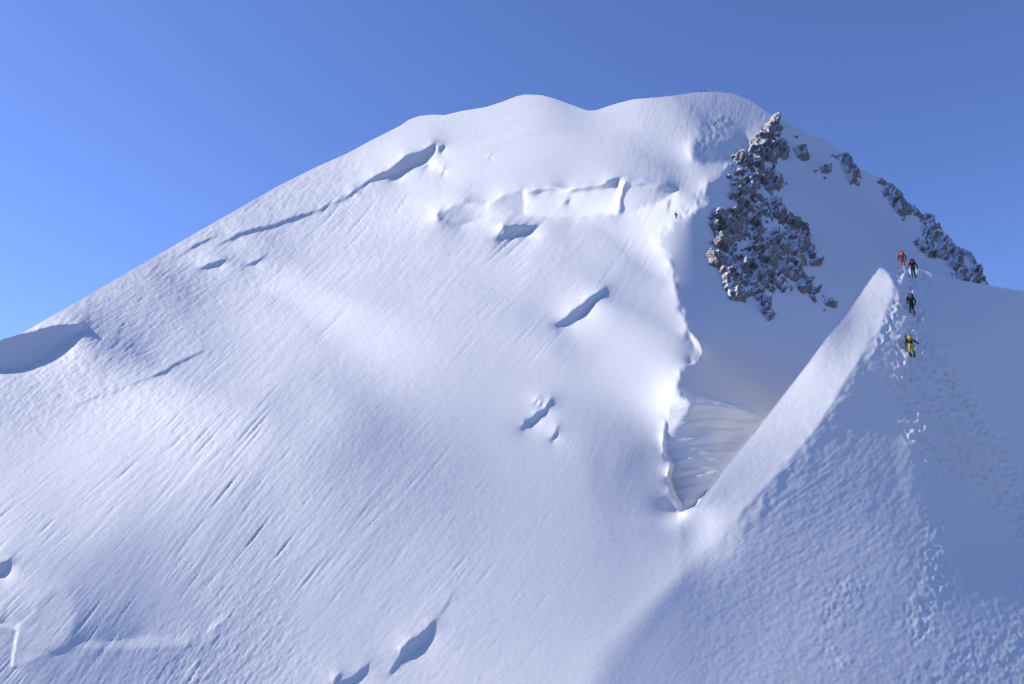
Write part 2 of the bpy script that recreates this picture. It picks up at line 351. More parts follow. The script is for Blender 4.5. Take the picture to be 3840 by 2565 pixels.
T_FSHADE = sunny([(2900, 2000, 122), (2720, 2110, 118), (2600, 2240, 124), (2700, 2250, 130), (2500, 2450, 138), (2400, 2560, 140), (3000, 2400, 134), (3200, 2100, 128), (3400, 2400, 128), (3700, 2400, 118), (3600, 2000, 108), (3400, 1700, 100), (3200, 1550, 100), (3300, 1430, 86),
    (3420, 1250, 78), (3700, 1300, 62), (3350, 1030, 175), (3390, 1022, 150), (3362, 1090, 135), (3430, 1070, 108), (3800, 1700, 80), (2950, 1850, 116), (2800, 2600, 144), (3700, 2600, 124)])
CORNICE = [w[0] for w in WALLS if w[2] == (-.3, -.93, .06)][0]
def build_grid(step):
    us = np.arange(-480, 4320 + 1, step, dtype=float)
    vs = np.arange(192, 3264 + 1, step, dtype=float)
    U, V = np.meshgrid(us, vs)
    return us, vs, U, V

def ab_n(ab):
    return nrm(np.concatenate([ab, np.ones(ab.shape[:2] + (1,))], -1))

def paint(U, V, step):
    N = ab_n(slow_field(U, V, LIT))
    def lay(N, poly, f, n):
        m = poly_mask(U, V, poly, max(f, step * 0.75), .8)[..., None]
        return nrm(N * (1 - m) + n * m)
    NS = ab_n(slow_field(U, V, SHADE))
    Nb = lay(N, shade_poly, 6, NS)
    for poly, f, n in WALLS:
        if step > 16 and (max(p[0] for p in poly) - min(p[0] for p in poly)) < 3 * step:
            continue
        Nb = lay(Nb, poly, f, nrm(np.array(n, float)))
    front = V > brow_v(U)
    # near ridge (and the foot of the sunny slope that runs into it)
    NF = ab_n(slow_field(U, V, STRIP))
    k = smooth((U - 2250) / 320) * smooth((V - 1900 + (2560 - U) * .0) / 120)
    NA = np.where(front[..., None], NF, nrm(N * (1 - k[..., None]) + NF * k[..., None]))
    NFS = ab_n(slow_field(U, V, FSHADE))
    # the break is sharp at the top and soft towards the bottom
    sd = poly_sd(U, V, front_shade_poly)
    fe = np.interp(V, [1000, 1900, 2150, 2500, 3200], [7, 8, 26, 90, 170])
    m = smooth(sd / np.maximum(fe, step * .75) * .5 + .5)[..., None]
    NA = nrm(NA * (1 - m) + NFS * m)
    low = front | ((U < SEAM) & (V > 1935))
    lowk = smooth((V - 1935) / 60)[..., None]
    Nfull = np.where(front[..., None], NA, np.where(low[..., None], Nb * (1 - lowk * smooth((U - 2000) / 250)[..., None]) + NA * lowk * smooth((U - 2000) / 250)[..., None], Nb))
    return nrm(Nfull), NS, front

def grads(N, U, V):
    r = ray(U, V)
    nr = np.minimum((N * r).sum(-1), -0.09)
    gu = -(N @ R_RIGHT) / FPX / nr
    gv = (N @ R_UP) / FPX / nr
    return gu, gv, nr

def cg(w, gx, gy, ex, ey, aw, at, iters, pulls=()):
    def A(x):
        dx = ex * (x[:, 1:] - x[:, :-1]); dy = ey * (x[1:] - x[:-1])
        y = aw * x
        y[:, 1:] += dx; y[:, :-1] -= dx; y[1:] += dy; y[:-1] -= dy
        for g, kq, tq in pulls:          # only the mean distance of a patch is pulled
            y += kq * g * (g * x).sum()
        return y
    b = aw * at
    b = b.copy()
    for g, kq, tq in pulls:
        b += kq * g * tq
    b[:, 1:] += ex * gx; b[:, :-1] -= ex * gx; b[1:] += ey * gy; b[:-1] -= ey * gy
    D = aw.copy(); D = D + 1e-9
    D[:, 1:] += ex; D[:, :-1] += ex; D[1:] += ey; D[:-1] += ey
    r = b - A(w); z = r / D; p = z.copy(); rz = (r * z).sum()
    for _ in range(iters):
        Ap = A(p)
        al = rz / (p * Ap).sum()
        w = w + al * p; r = r - al * Ap
        z = r / D
        rz2 = (r * z).sum()
        p = z + (rz2 / rz) * p
        rz = rz2
    return w

ANCHORS_BACK = [(2450, 800, 370, 300), (2500, 400, 490, 300)]
ANCHORS_FRONT = [(3430, 1230, 59.0, 300)]

def grow(A, ok, n=4):
    """carry values a few cells past the edge of where they hold"""
    A = np.where(ok, A, 0.0); ok = ok.copy()
    for _ in range(n):
        P_ = np.pad(A, 1); Q_ = np.pad(ok.astype(float), 1)
        s_ = np.zeros(A.shape); c_ = np.zeros(A.shape)
        for dy in (0, 1, 2):
            for dx in (0, 1, 2):
                s_ += P_[dy:dy + A.shape[0], dx:dx + A.shape[1]] * Q_[dy:dy + A.shape[0], dx:dx + A.shape[1]]
                c_ += Q_[dy:dy + A.shape[0], dx:dx + A.shape[1]]
        new = ~ok & (c_ > 0)
        A = np.where(new, s_ / np.maximum(c_, 1), A); ok = ok | new
    return A
def refine(A, pf, pU, fx, fy, front):
    a = bil(grow(A, pf | (pU < SEAM)), fx, fy)
    b = bil(grow(A, ~pf), fx, fy)
    return np.where(front, a, b)
def sun_targets(U, V, front):
    T = slow_field(U, V, T_LIT)[..., 0]
    k = smooth((U - 2200) / 250) * smooth((V - 1950) / 120)
    TS_ = slow_field(U, V, T_STRIP)[..., 0]
    T = np.where(front, TS_, T * (1 - k) + TS_ * k)
    TF = slow_field(U, V, T_FSHADE)[..., 0]
    sd = poly_sd(U, V, front_shade_poly)
    fe = np.interp(V, [1000, 1900, 2150, 2500, 3200], [12, 14, 30, 95, 180])
    m = smooth(sd / fe * .5 + .5)
    T = np.where(front | (V > 1950), T * (1 - m) + TF * m, T)
    one = np.zeros(U.shape, bool)
    sh = (poly_mask(U, V, shade_poly, 6) > .5) & ~front
    T = np.where(sh, -.14, T); one |= sh
    one |= front & (m > .8) & (T < .0)
    return T, one

SUNV = np.array(SUN_DIR)
TONE_GAIN = .35
def solve_land():
    w = None
    D = None
    for step, iters in ((64, 500), (32, 300), (16, 200), (8, 180), (4, 110)):
        us, vs, U, V = build_grid(step)
        N, NS, front = paint(U, V, step)
        r = ray(U, V)
        walls = np.zeros(U.shape)
        for poly, f, n in WALLS:
            walls = np.maximum(walls, poly_mask(U, V, poly, max(f, step)))
        walls = np.where(front, 0, walls)
        corn = poly_mask(U, V, CORNICE, 20)
        near_rock = np.where(front, 0, np.exp(-((U - 2690) ** 2 + (V - 900) ** 2) / 170.0 ** 2) + 1.4 * np.exp(-((U - 2740) ** 2 + (V - 1420) ** 2) / 150.0 ** 2)) * poly_mask(U, V, shade_poly, 10)
        bk = (~front) & (U >= SEAM)
        cutx = (front[:, 1:] & bk[:, :-1]) | (front[:, :-1] & bk[:, 1:])
        cuty = (front[1:] & bk[:-1]) | (front[:-1] & bk[1:])
        # the scoop left of and below the cornice wall: its rim stands in front of the wall
        win = poly_mask(U, V, CORNICE, 0) > .5
        rim = (U < 2590) & (V > 1480) & ~front
        softx = (win[:, 1:] != win[:, :-1]) & rim[:, 1:]; softy = (win[1:] != win[:-1]) & rim[1:] & (V[1:] > 1650)
        aw = np.full(U.shape, 1e-9); at = np.full(U.shape, math.log(100.0))
        pulls = []
        for A_, fr in ((ANCHORS_BACK, False), (ANCHORS_FRONT, True)):
            for q in A_:
                g = np.where(front if fr else ~front, np.exp(-((U - q[0]) ** 2 + (V - q[1]) ** 2) / q[3] ** 2), 0)
                pulls.append((g / g.sum(), .9 if fr else .25, math.log(q[2])))
        if w is None:
            w = np.full(U.shape, math.log(60.0))
        else:
            pu, pv, pw, pD, pf, pU = prev
            fx, fy = (U - pu[0]) / (pu[1] - pu[0]), (V - pv[0]) / (pv[1] - pv[0])
            w = refine(pw, pf, pU, fx, fy, front)
            D = np.stack([refine(pD[..., c], pf, pU, fx, fy, front) for c in range(3)], -1) if pD is not None else None
        def integrate(w, N, iters):
            gu, gv, nr = grads(N, U, V)
            gx = (gu[:, 1:] + gu[:, :-1]) * .5 * step; gy = (gv[1:] + gv[:-1]) * .5 * step
            wt = (.12 + nr ** 2) * (1 + 3 * walls * (1 - .9 * corn)) * (1 + 2.5 * near_rock + 6 * np.exp(-((U - 2560) ** 2 + (V - 1965) ** 2) / 55.0 ** 2))
            ex = np.where(cutx, 1e-7, np.minimum(wt[:, 1:], wt[:, :-1])); ey = np.where(cuty, 1e-7, np.minimum(wt[1:], wt[:-1]))
            ex = np.where(softx, ex * .03, ex); ey = np.where(softy, ey * .03, ey)
            return cg(w, gx, gy, ex, ey, aw, at, iters, pulls)
        if D is not None:
            w = integrate(w, nrm(N + D * (1 - walls)[..., None]), iters)
        else:
            w = integrate(w, N, iters)
        if step in (32, 16):
            T, one = sun_targets(U, V, front)
            bad = np.zeros(U.shape, bool)
            bad[:, 1:] |= cutx; bad[:, :-1] |= cutx; bad[1:] |= cuty; bad[:-1] |= cuty
            skyn = V < sky_v(U) + step
            if D is None:
                D = np.zeros(N.shape)
            k = (1 - walls) * (~bad) * (~skyn)
            sdk = poly_sd(U, V, front_shade_poly)
            nfs = ab_n(slow_field(U, V, FSHADE))
            sig = 70.0 / step
            def side_blur(e):          # smooth on each side of the brow and of the shade line by itself
                o = np.zeros(e.shape)
                for m in (front, ~front & one, ~front & ~one):
                    mm = m * k
                    if m is front:
                        mm = mm * (sdk > 25)
                    o = np.where(m, blur(e * mm, sig) / np.maximum(blur(mm, sig), .02), o)
                return o
            for it in range(10 if step == 32 else 5):
                wu = np.gradient(w, axis=1) / step; wv = np.gradient(w, axis=0) / step
                Pu = wu[..., None] * r + R_RIGHT / FPX; Pv = wv[..., None] * r - R_UP / FPX
                n = nrm(np.cross(Pv, Pu)); n *= -np.sign((n * r).sum(-1, keepdims=True))
                e = T - n @ SUNV
                e = np.where(one, np.minimum(e, 0), e)
                es = side_blur(np.clip(e, -.3, .3))
                cur = nrm(N + D)
                cur = np.where(front[..., None], nfs, cur)      # one smooth direction on both flanks of the near ridge
                tang = SUNV - (cur @ SUNV)[..., None] * cur
                D = D + TONE_GAIN * es[..., None] * tang
                L_ = np.linalg.norm(D, axis=-1, keepdims=True)
                D = D / np.maximum(1, L_ / .45)
                w = integrate(w, nrm(N + D * (1 - walls)[..., None]), 80)
            print(step, 'tone error', round(float(np.abs(e[(k > .5) & (V < 2565) & (U > 0) & (U < 3840)]).mean()), 3))
        prev = (us, vs, w, D, front, U)
    dif = []
    for A_, fr in ((ANCHORS_BACK, False), (ANCHORS_FRONT, True)):
        for q in A_:
            dif.append((q[0], q[1], q[2], round(float(np.exp(w[int(round((q[1] - vs[0]) / step)), int(round((q[0] - us[0]) / step))])), 1)))
    print('anchors', dif)
    w = w + math.log(.9)          # overall scale set by the height of the climbers
    w1 = w
    # the ground hidden behind the near ridge
    gu, gv, nr = grads(NS, U, V)
    gx = (gu[:, 1:] + gu[:, :-1]) * .5 * step; gy = (gv[1:] + gv[:-1]) * .5 * step
    wt = .12 + nr ** 2
    ex = np.minimum(wt[:, 1:], wt[:, :-1]); ey = np.minimum(wt[1:], wt[:-1])
    aw = np.where(front, 0, 1e3); at = np.where(front, 0, w1)
    seamcol = front & (U < SEAM + 3 * step)
    w2 = cg(np.where(front, np.maximum(w1, np.log(85.0)), w1), gx, gy, ex, ey, aw * 1.0, at, 160)
    w2 = np.where(front, w2, w1)
    gap = np.where(front, .02 * smooth((U - SEAM) / 60) + .3 * smooth((U - SEAM - 60) / 160) * smooth((V - np.interp(U, _br[:, 0], _br[:, 1]) - 45) / 120), 0)
    wf = np.where(front, w1, np.nan)
    w2 = np.where(front, np.maximum(w2, w1 + gap), w1)
    kk = smooth((U - SEAM - 60) / 60)
    w2 = np.where(front, w1 * (1 - kk) + w2 * kk, w1)
    # carry the near ridge a little past its brow for sampling
    f = np.where(front | (U < SEAM), w1, np.nan)
    for _ in range(6):
        pad = np.pad(f, 2, constant_values=np.nan)
        cand = []
        for dy, dx in ((1, 0), (0, 1), (0, -1), (1, 1), (1, -1)):
            h, w_ = f.shape
            a = pad[2 + dy:2 + dy + h, 2 + dx:2 + dx + w_]; b = pad[2 + 2 * dy:2 + 2 * dy + h, 2 + 2 * dx:2 + 2 * dx + w_] if max(abs(dx), abs(dy)) < 2 else a
            cand.append(a + .5 * (a - b))
        import warnings
        with warnings.catch_warnings():
            warnings.simplefilter('ignore')
            est = np.nanmean(np.array(cand), 0)
        f = np.where(np.isnan(f), est, f)
    f = np.where(np.isnan(f), w1, f)
    return us, vs, U, V, w2, f

GU, GV, GUU, GVV, W_BACK, W_FRONT = solve_land()
GSTEP = GU[1] - GU[0]
def sample(F, u, v):
    return cubic(F, (np.asarray(u, float) - GU[0]) / GSTEP, (np.asarray(v, float) - GV[0]) / GSTEP)
def on_land(u, v, front=False):
    t = np.exp(sample(W_FRONT if front else W_BACK, u, v))
    return ray(u, v) * t[..., None]

# ------------------------------------------------------------------ wind-carved relief of the snow
FS = 4.0
fu = np.arange(-480, 4320 + 1, FS); fv = np.arange(192, 3264 + 1, FS)
FU, FV = np.meshgrid(fu, fv)
def flow_field(pts):
    q = [(u, v, -math.cos(math.radians(a)), math.sin(math.radians(a))) for u, v, a in pts]
    return nrm(shepard(FU, FV, q, eps=160))
FLOW = flow_field([(300, 1250, 36), (0, 1700, 36), (300, 1800, 40), (600, 2100, 52), (100, 2100, 44), (1000, 1900, 52), (1100, 900, 42), (700, 900, 34), (1300, 1200, 42), (1700, 1400, 46),
                   (1500, 1750, 51), (2000, 2000, 54), (2300, 1800, 68), (1700, 2400, 46), (500, 2450, 57), (1500, 800, 54), (1900, 600, 50), (2300, 560, 66), (2500, 1100, 62), (2200, 1250, 50),
                   (2000, 1000, 40), (2450, 1700, 75), (2200, 2300, 52), (2550, 550, 80), (1700, 500, 48)])
def lic(noise, flow, half, stp=1.0, jitter=None):
    acc = noise.copy(); tot = 1.0
    h, w = noise.shape
    Y0, X0 = np.mgrid[0:h, 0:w].astype(np.float32)
    fx = flow[..., 0].astype(np.float32); fy = flow[..., 1].astype(np.float32)
    for s in (-1, 1):
        X = X0.copy(); Y = Y0.copy()
        for k in range(half):
            ii = np.clip(X.astype(np.int32), 0, w - 1); jj = np.clip(Y.astype(np.int32), 0, h - 1)
            X += s * stp * fx[jj, ii]; Y += s * stp * fy[jj, ii]
            ii = np.clip((X + .5).astype(np.int32), 0, w - 1); jj = np.clip((Y + .5).astype(np.int32), 0, h - 1)
            wk = math.cos(math.pi / 2 * (k + 1) / (half + 1)) ** 2
            acc += wk * noise[jj, ii]; tot += wk
    acc -= acc.mean()
    return acc / acc.std()
def white(): return rng.standard_normal(FU.shape).astype(np.float32)
def unit(a): a = a - a.mean(); return a / a.std()
lic_fine = blur(lic(white(), FLOW, 16), .6)
lic_thin = lic(blur(white(), .45), FLOW, 42)
lic_short = lic(white(), FLOW, 5)
lic_mid = lic(blur(white(), 1.1), FLOW, 34)
lic_wide = lic(blur(white(), 5.0), FLOW, 60, 2.0)
n4 = unit(blur(white(), 1.2)); n10 = unit(blur(white(), 2.6)); n30 = unit(blur(white(), 7)); n90 = unit(blur(white(), 22)); n200 = unit(blur(white(), 45))

def field(pts, eps=140): return shepard(FU, FV, pts, eps=eps)[..., 0]
k_streak = field([(300, 1750, 1.0), (0, 1500, .7), (600, 2100, 1.25), (900, 1500, 1.0), (1300, 1100, 1.0), (1000, 1900, .9), (1400, 1700, .65), (1800, 1200, .55), (2000, 1700, .25), (2300, 1600, .12), (2450, 1300, .1),
                  (2300, 2200, .12), (1700, 2200, .45), (1300, 2400, .5), (600, 2450, .8), (1450, 850, 1.1), (1200, 900, .7), (1700, 600, .4), (2000, 480, .15), (2300, 550, .3), (2300, 950, .45), (1900, 950, .8), (2500, 900, .2),
                  (800, 850, .4), (2600, 450, .2), (300, 1200, .5), (600, 1100, .5), (2800, 700, .05), (3000, 1000, .05), (2550, 2100, .05)])
k_rough = field([(150, 1500, .8), (400, 1300, .9), (700, 1080, .85), (950, 900, .9), (1200, 700, .8), (1300, 620, .5), (900, 1250, .25), (300, 1750, .05), (100, 1900, .05), (1200, 1100, .1), (900, 2470, .7), (1500, 600, .1), (1300, 2300, .15),
                 (2000, 1500, .05), (2400, 1200, .03), (2000, 500, .05), (2600, 430, .25), (600, 2100, .08), (2700, 1100, .04), (3100, 900, .03), (2300, 2300, .03), (100, 2050, .08)])
patchy = np.clip(.8 + .35 * n200 + .2 * n90, .35, 1.5)
k_streak = k_streak * patchy
groove = -.35 * np.clip(lic_mid - 1.0, 0, 3.0)
thin = -np.clip(lic_thin - .6, 0, 2.5) * np.clip(.7 + .5 * n30 + .3 * n90, .1, 1.8)
thresh = np.clip(n90 * .5 + n200 * .5 + .3, 0, 2)
H_BACK = (k_streak * (.42 * lic_fine + .16 * lic_mid + 1.0 * groove * thresh + 1.5 * thin) + k_streak * .55 * lic_wide
          + k_rough * (.95 * lic_short + .35 * n4 + .35 * n10) + .05 * n4 + .35 * n30 * (.2 + k_rough) + .35 * n90)
# near ridge: trodden track, sastrugi, drag marks
def boot_pits():
    H = np.zeros(FU.shape)
    rr = random.Random(31)
    paths = [([(3390, 1000), (3425, 1044), (3430, 1110), (3425, 1180), (3420, 1260), (3424, 1345), (3440, 1420), (3490, 1520), (3560, 1620), (3640, 1730), (3740, 1850), (3880, 2000)], 5, .45),
             ([(3430, 1345), (3520, 1420), (3610, 1530), (3710, 1670), (3800, 1800), (3930, 1960)], 4, .6),
             ([(3440, 1180), (3500, 1300), (3560, 1420), (3650, 1560), (3770, 1720), (3900, 1880)], 4, .6),
             ([(3415, 1340), (3385, 1440), (3420, 1560), (3480, 1660), (3570, 1770), (3690, 1900), (3800, 2010)], 4, .4),
             ([(3350, 1030), (3385, 1080), (3360, 1160), (3300, 1290)], 2, .3),
             ([(3570, 1940), (3540, 2150), (3460, 2330), (3400, 2430)], 1, .5)]
    for pl, n, jit in paths:
        for _ in range(n):
            side = 1; ox = rr.gauss(0, jit)
            for (x0, y0), (x1, y1) in zip(pl[:-1], pl[1:]):
                L = math.hypot(x1 - x0, y1 - y0); d = rr.uniform(0, 10)
                while d < L:
                    x = x0 + (x1 - x0) * d / L; y = y0 + (y1 - y0) * d / L
                    t_ = float(np.exp(sample(W_FRONT, np.array(x), np.array(y)))); m = FPX / t_
                    ox = .85 * ox + rr.gauss(0, jit * .4)
                    cx_ = x + (ox + side * .13) * m; cy_ = y + rr.gauss(0, .06) * m
                    side = -side
                    rx, ry = .12 * m * rr.uniform(.8, 1.25), .13 * m * rr.uniform(.8, 1.25)
                    dep = rr.uniform(.025, .07) * m * (1.0 if y < 1650 else max(.35, 1 - (y - 1650) / 500))
                    i0 = int((cx_ - 3 * rx - fu[0]) / FS); i1 = int((cx_ + 3 * rx - fu[0]) / FS) + 2
                    j0 = int((cy_ - 3 * ry - fv[0]) / FS); j1 = int((cy_ + 3 * ry - fv[0]) / FS) + 2
                    if 0 <= i0 and i1 < FU.shape[1] and 0 <= j0 and j1 < FU.shape[0]:
                        q = ((FU[j0:j1, i0:i1] - cx_) / rx) ** 2 + ((FV[j0:j1, i0:i1] - cy_) / ry) ** 2
                        H[j0:j1, i0:i1] += dep * (-np.exp(-q) + .3 * np.exp(-(np.sqrt(q) - 1.5) ** 2 * 3) * (FV[j0:j1, i0:i1] > cy_))
                    d += rr.uniform(.3, .5) * m
    return H
PITS = boot_pits()
FLOWF = nrm(shepard(FU, FV, [(3000, 2000, -.86, .5), (3400, 1500, -.6, .8), (3700, 1500, .3, .95), (3200, 2400, -.8, .6), (3000, 1500, -.75, .65), (2600, 2300, -.7, .7), (3800, 2300, -.75, .65), (3500, 2000, -.7, .7)], eps=200))
sas = lic(blur(white(), .9), FLOWF, 14); sas_w = lic(blur(white(), 3.0), FLOWF, 22)
track = np.zeros(FU.shape)
for poly, f, k in (([(3385, 1010), (3430, 990), (3470, 1060), (3480, 1200), (3560, 1350), (3660, 1480), (3760, 1660), (3900, 1850), (4000, 2100), (3850, 2060), (3700, 1880), (3560, 1720), (3460, 1600), (3400, 1450), (3360, 1330), (3400, 1180)], 60, 1.0),
                   ([(3340, 1020), (3420, 1000), (3430, 1100), (3380, 1180), (3330, 1300), (3270, 1330), (3330, 1150)], 40, .45),
                   ([(3380, 1330), (3440, 1600), (3550, 1720), (3720, 1880), (3650, 1900), (3480, 1750), (3380, 1620), (3340, 1430)], 30, .7),
                   ([(3480, 1980), (3560, 1950), (3560, 2150), (3500, 2350), (3440, 2400), (3380, 2330), (3450, 2180)], 50, .3),
                   ([(3100, 2180), (3250, 2170), (3240, 2250), (3120, 2330), (3110, 2420), (3200, 2480), (3150, 2530), (3060, 2430)], 30, .16),
                   ([(3380, 2550), (3700, 2350), (3900, 2250), (3900, 2600)], 80, .15)):
    track = np.maximum(track, k * poly_mask(FU, FV, poly, f))
k_sas = field([(2900, 1800, 1.1), (3050, 1950, 1.0), (3250, 1450, .9), (3150, 2150, .7), (3250, 2350, .8), (2700, 2300, .2), (3000, 2500, .35), (3600, 2200, .3), (3700, 1300, .08), (3800, 1700, .3), (3350, 1250, .7), (2500, 2450, .08)])
sdc = poly_sd(FU[::2, ::2], FV[::2, ::2], front_shade_poly).repeat(2, 0).repeat(2, 1)[:FU.shape[0], :FU.shape[1]]
shade_side = smooth(sdc / 16 + .3)
H_FRONT_ = (shade_side * (k_sas * (.20 * sas + .06 * sas_w) + track * (2.2 * n4 + 1.2 * n10 + .6 * n30) + 1.5 * PITS + .20 * n4 + .12 * n10 + .18 * n30)
            + (1 - shade_side) * (.13 * n4 + .10 * n10) + 1.0 * n90 * .4)
# windblown edge along the crest of the near ridge
edge = np.exp(-((sdc - 30) / 40) ** 2) * smooth((2150 - FV) / 250)
H_FRONT_ += edge * (.7 * n10 + .8 * n30)
frontF = smooth((FU - SEAM) / 120)
H_FRONT = H_BACK * (1 - frontF) + H_FRONT_ * frontF
# ribs of the cornice wall and flutings of the seracs
wallm = poly_mask(FU, FV, WALLS[[i for i, w in enumerate(WALLS) if w[2] == (-.3, -.93, .06)][0]][0], 10)
rib = lic(blur(white(), .8, .8), nrm(np.stack([np.ones_like(FU), .12 * np.sin(FU / 70) - .1, ], -1)), 26)
rib2 = unit(blur(white(), 9, 2.2))
H_BACK = H_BACK * (1 - wallm) + wallm * (1.1 * rib + 1.4 * rib2 + 2.5 * n30 + 5.0 * n90)
mid_shade = poly_mask(FU, FV, shade_poly, 10)
H_BACK = H_BACK * (1 - .72 * mid_shade)
# a ragged crest on the middle ridge
def polyline_d(U, V, pl):
    d2 = np.full(U.shape, 1e18)
    for (x0, y0), (x1, y1) in zip(pl[:-1], pl[1:]):
        ex, ey = x1 - x0, y1 - y0
        t = np.clip(((U - x0) * ex + (V - y0) * ey) / (ex * ex + ey * ey + 1e-9), 0, 1)
        d2 = np.minimum(d2, (U - x0 - t * ex) ** 2 + (V - y0 - t * ey) ** 2)
    return np.sqrt(d2)
bx = (fu > 2380) & (fu < 2800); by = (fv > 560) & (fv < 1600)
sub = np.ix_(by, bx)
dcr = polyline_d(FU[sub], FV[sub], MIDCREST)
H_BACK[sub] += np.exp(-(dcr / 14) ** 2) * (.7 * n4[sub] + 1.2 * n10[sub])
tr = poly_mask(FU, FV, C(2450, 700, .12755, [(520, 1180), (680, 960), (420, 720), (1050, 430), (1300, 200), (1480, 0), (1560, 100), (1700, 430), (1560, 620), (1080, 880), (760, 960), (640, 1230)]), 10)
H_BACK += tr * (.9 * n4 + .8 * n10)
tr2 = poly_mask(FU, FV, c1([(1970, 480), (2000, 360), (2100, 260), (2180, 225), (2290, 280), (2200, 330), (2150, 420), (2050, 500)]), 12)
H_BACK += tr2 * (.6 * n4 + .35 * n10)

def hsample(Hm, u, v):
    return bil(Hm, (u - fu[0]) / FS, (v - fv[0]) / FS)

# ------------------------------------------------------------------ materials
def new_mat(name):
    m = bpy.data.materials.new(name)
    m.use_nodes = True
    t = m.node_tree
    return m, t, t.nodes['Principled BSDF']

def snow_material():
    m, t, b = new_mat('snow')
    tc = t.nodes.new('ShaderNodeTexCoord')
    b.inputs['Base Color'].default_value = (.86, .885, .92, 1)
    b.inputs['Roughness'].default_value = .62
    b.inputs['Specular IOR Level'].default_value = .25
    n1 = t.nodes.new('ShaderNodeTexNoise'); n1.inputs['Scale'].default_value = 3.0; n1.inputs['Detail'].default_value = 5; n1.inputs['Roughness'].default_value = .62
    t.links.new(tc.outputs['Object'], n1.inputs['Vector'])
    bu = t.nodes.new('ShaderNodeBump'); bu.inputs['Strength'].default_value = .14; bu.inputs['Distance'].default_value = .08
    t.links.new(n1.outputs[0], bu.inputs['Height'])
    t.links.new(bu.outputs[0], b.inputs['Normal'])
    # old and fresh snow differ a little in tone
    n2 = t.nodes.new('ShaderNodeTexNoise'); n2.inputs['Scale'].default_value = .02; n2.inputs['Detail'].default_value = 5
    t.links.new(tc.outputs['Object'], n2.inputs['Vector'])
    cr = t.nodes.new('ShaderNodeValToRGB')
    cr.color_ramp.elements[0].color = (.62, .63, .645, 1); cr.color_ramp.elements[1].color = (.67, .675, .68, 1)
    cr.color_ramp.elements[0].position = .3; cr.color_ramp.elements[1].position = .7
    t.links.new(n2.outputs[0], cr.inputs[0]); t.links.new(cr.outputs[0], b.inputs['Base Color'])
    return m
SNOW = snow_material()

def rock_material():
    m, t, b = new_mat('snowy_rock')
    L = t.links.new
    tc = t.nodes.new('ShaderNodeTexCoord'); geo = t.nodes.new('ShaderNodeNewGeometry')
    n1 = t.nodes.new('ShaderNodeTexNoise'); n1.inputs['Scale'].default_value = .35; n1.inputs['Detail'].default_value = 8; n1.inputs['Roughness'].default_value = .65
    L(geo.outputs['Position'], n1.inputs['Vector'])
    cr = t.nodes.new('ShaderNodeValToRGB')
    e = cr.color_ramp.elements
    e[0].position = .3; e[0].color = (.08, .073, .07, 1)
    e[1].position = .72; e[1].color = (.33, .265, .21, 1)
    k = e.new(.5); k.color = (.18, .15, .13, 1)
    L(n1.outputs[0], cr.inputs[0])
    sep = t.nodes.new('ShaderNodeSeparateXYZ'); L(geo.outputs['Normal'], sep.inputs[0])
    n2 = t.nodes.new('ShaderNodeTexNoise'); n2.inputs['Scale'].default_value = 1.7; n2.inputs['Detail'].default_value = 6; n2.inputs['Roughness'].default_value = .8
    L(geo.outputs['Position'], n2.inputs['Vector'])
    ad = t.nodes.new('ShaderNodeMath'); ad.operation = 'MULTIPLY_ADD'
    L(n2.outputs[0], ad.inputs[0]); ad.inputs[1].default_value = 1.7; L(sep.outputs['Z'], ad.inputs[2])
    mr = t.nodes.new('ShaderNodeMapRange'); mr.inputs['From Min'].default_value = 1.57; mr.inputs['From Max'].default_value = 1.70
    L(ad.outputs[0], mr.inputs['Value'])
    mx = t.nodes.new('ShaderNodeMix'); mx.data_type = 'RGBA'
    L(mr.outputs[0], mx.inputs['Factor']); L(cr.outputs[0], mx.inputs[6]); mx.inputs[7].default_value = (.84, .87, .91, 1)
    L(mx.outputs[2], b.inputs['Base Color'])
    b.inputs['Roughness'].default_value = .85
    bu = t.nodes.new('ShaderNodeBump'); bu.inputs['Strength'].default_value = .6; bu.inputs['Distance'].default_value = .5
    n3 = t.nodes.new('ShaderNodeTexNoise'); n3.inputs['Scale'].default_value = 1.1; n3.inputs['Detail'].default_value = 8
    L(geo.outputs['Position'], n3.inputs['Vector']); L(n3.outputs[0], bu.inputs['Height']); L(bu.outputs[0], b.inputs['Normal'])
    return m
ROCK = rock_material()

def mesh_obj(name, verts, faces, mat, parent=None, smooth_=True):
    me = bpy.data.meshes.new(name)
    verts = np.asarray(verts, np.float32); faces = np.asarray(faces, np.int32)
    me.vertices.add(len(verts)); me.vertices.foreach_set('co', verts.ravel())
    k = faces.shape[1]
    me.loops.add(faces.size); me.loops.foreach_set('vertex_index', faces.ravel())
    me.polygons.add(len(faces))
    me.polygons.foreach_set('loop_start', np.arange(0, faces.size, k, dtype=np.int32))
    me.polygons.foreach_set('loop_total', np.full(len(faces), k, np.int32))
    if smooth_:
        me.polygons.foreach_set('use_smooth', np.ones(len(faces), bool))
    me.update(calc_edges=True)
    me.materials.append(mat)
    o = bpy.data.objects.new(name, me)
    o.parent = parent
    col.objects.link(o)
    return o

def grid_faces(rows, cols, keep=None):
    idx = np.arange(rows * cols).reshape(rows, cols)
    f = np.stack([idx[:-1, :-1], idx[1:, :-1], idx[1:, 1:], idx[:-1, 1:]], -1)
    if keep is not None:
        return f[keep]
    return f.reshape(-1, 4)

def tag(o, label=None, cat=None, group=None, kind=None):
    if label: o['label'] = label
    if cat: o['category'] = cat
    if group: o['group'] = group
    if kind: o['kind'] = kind
    return o

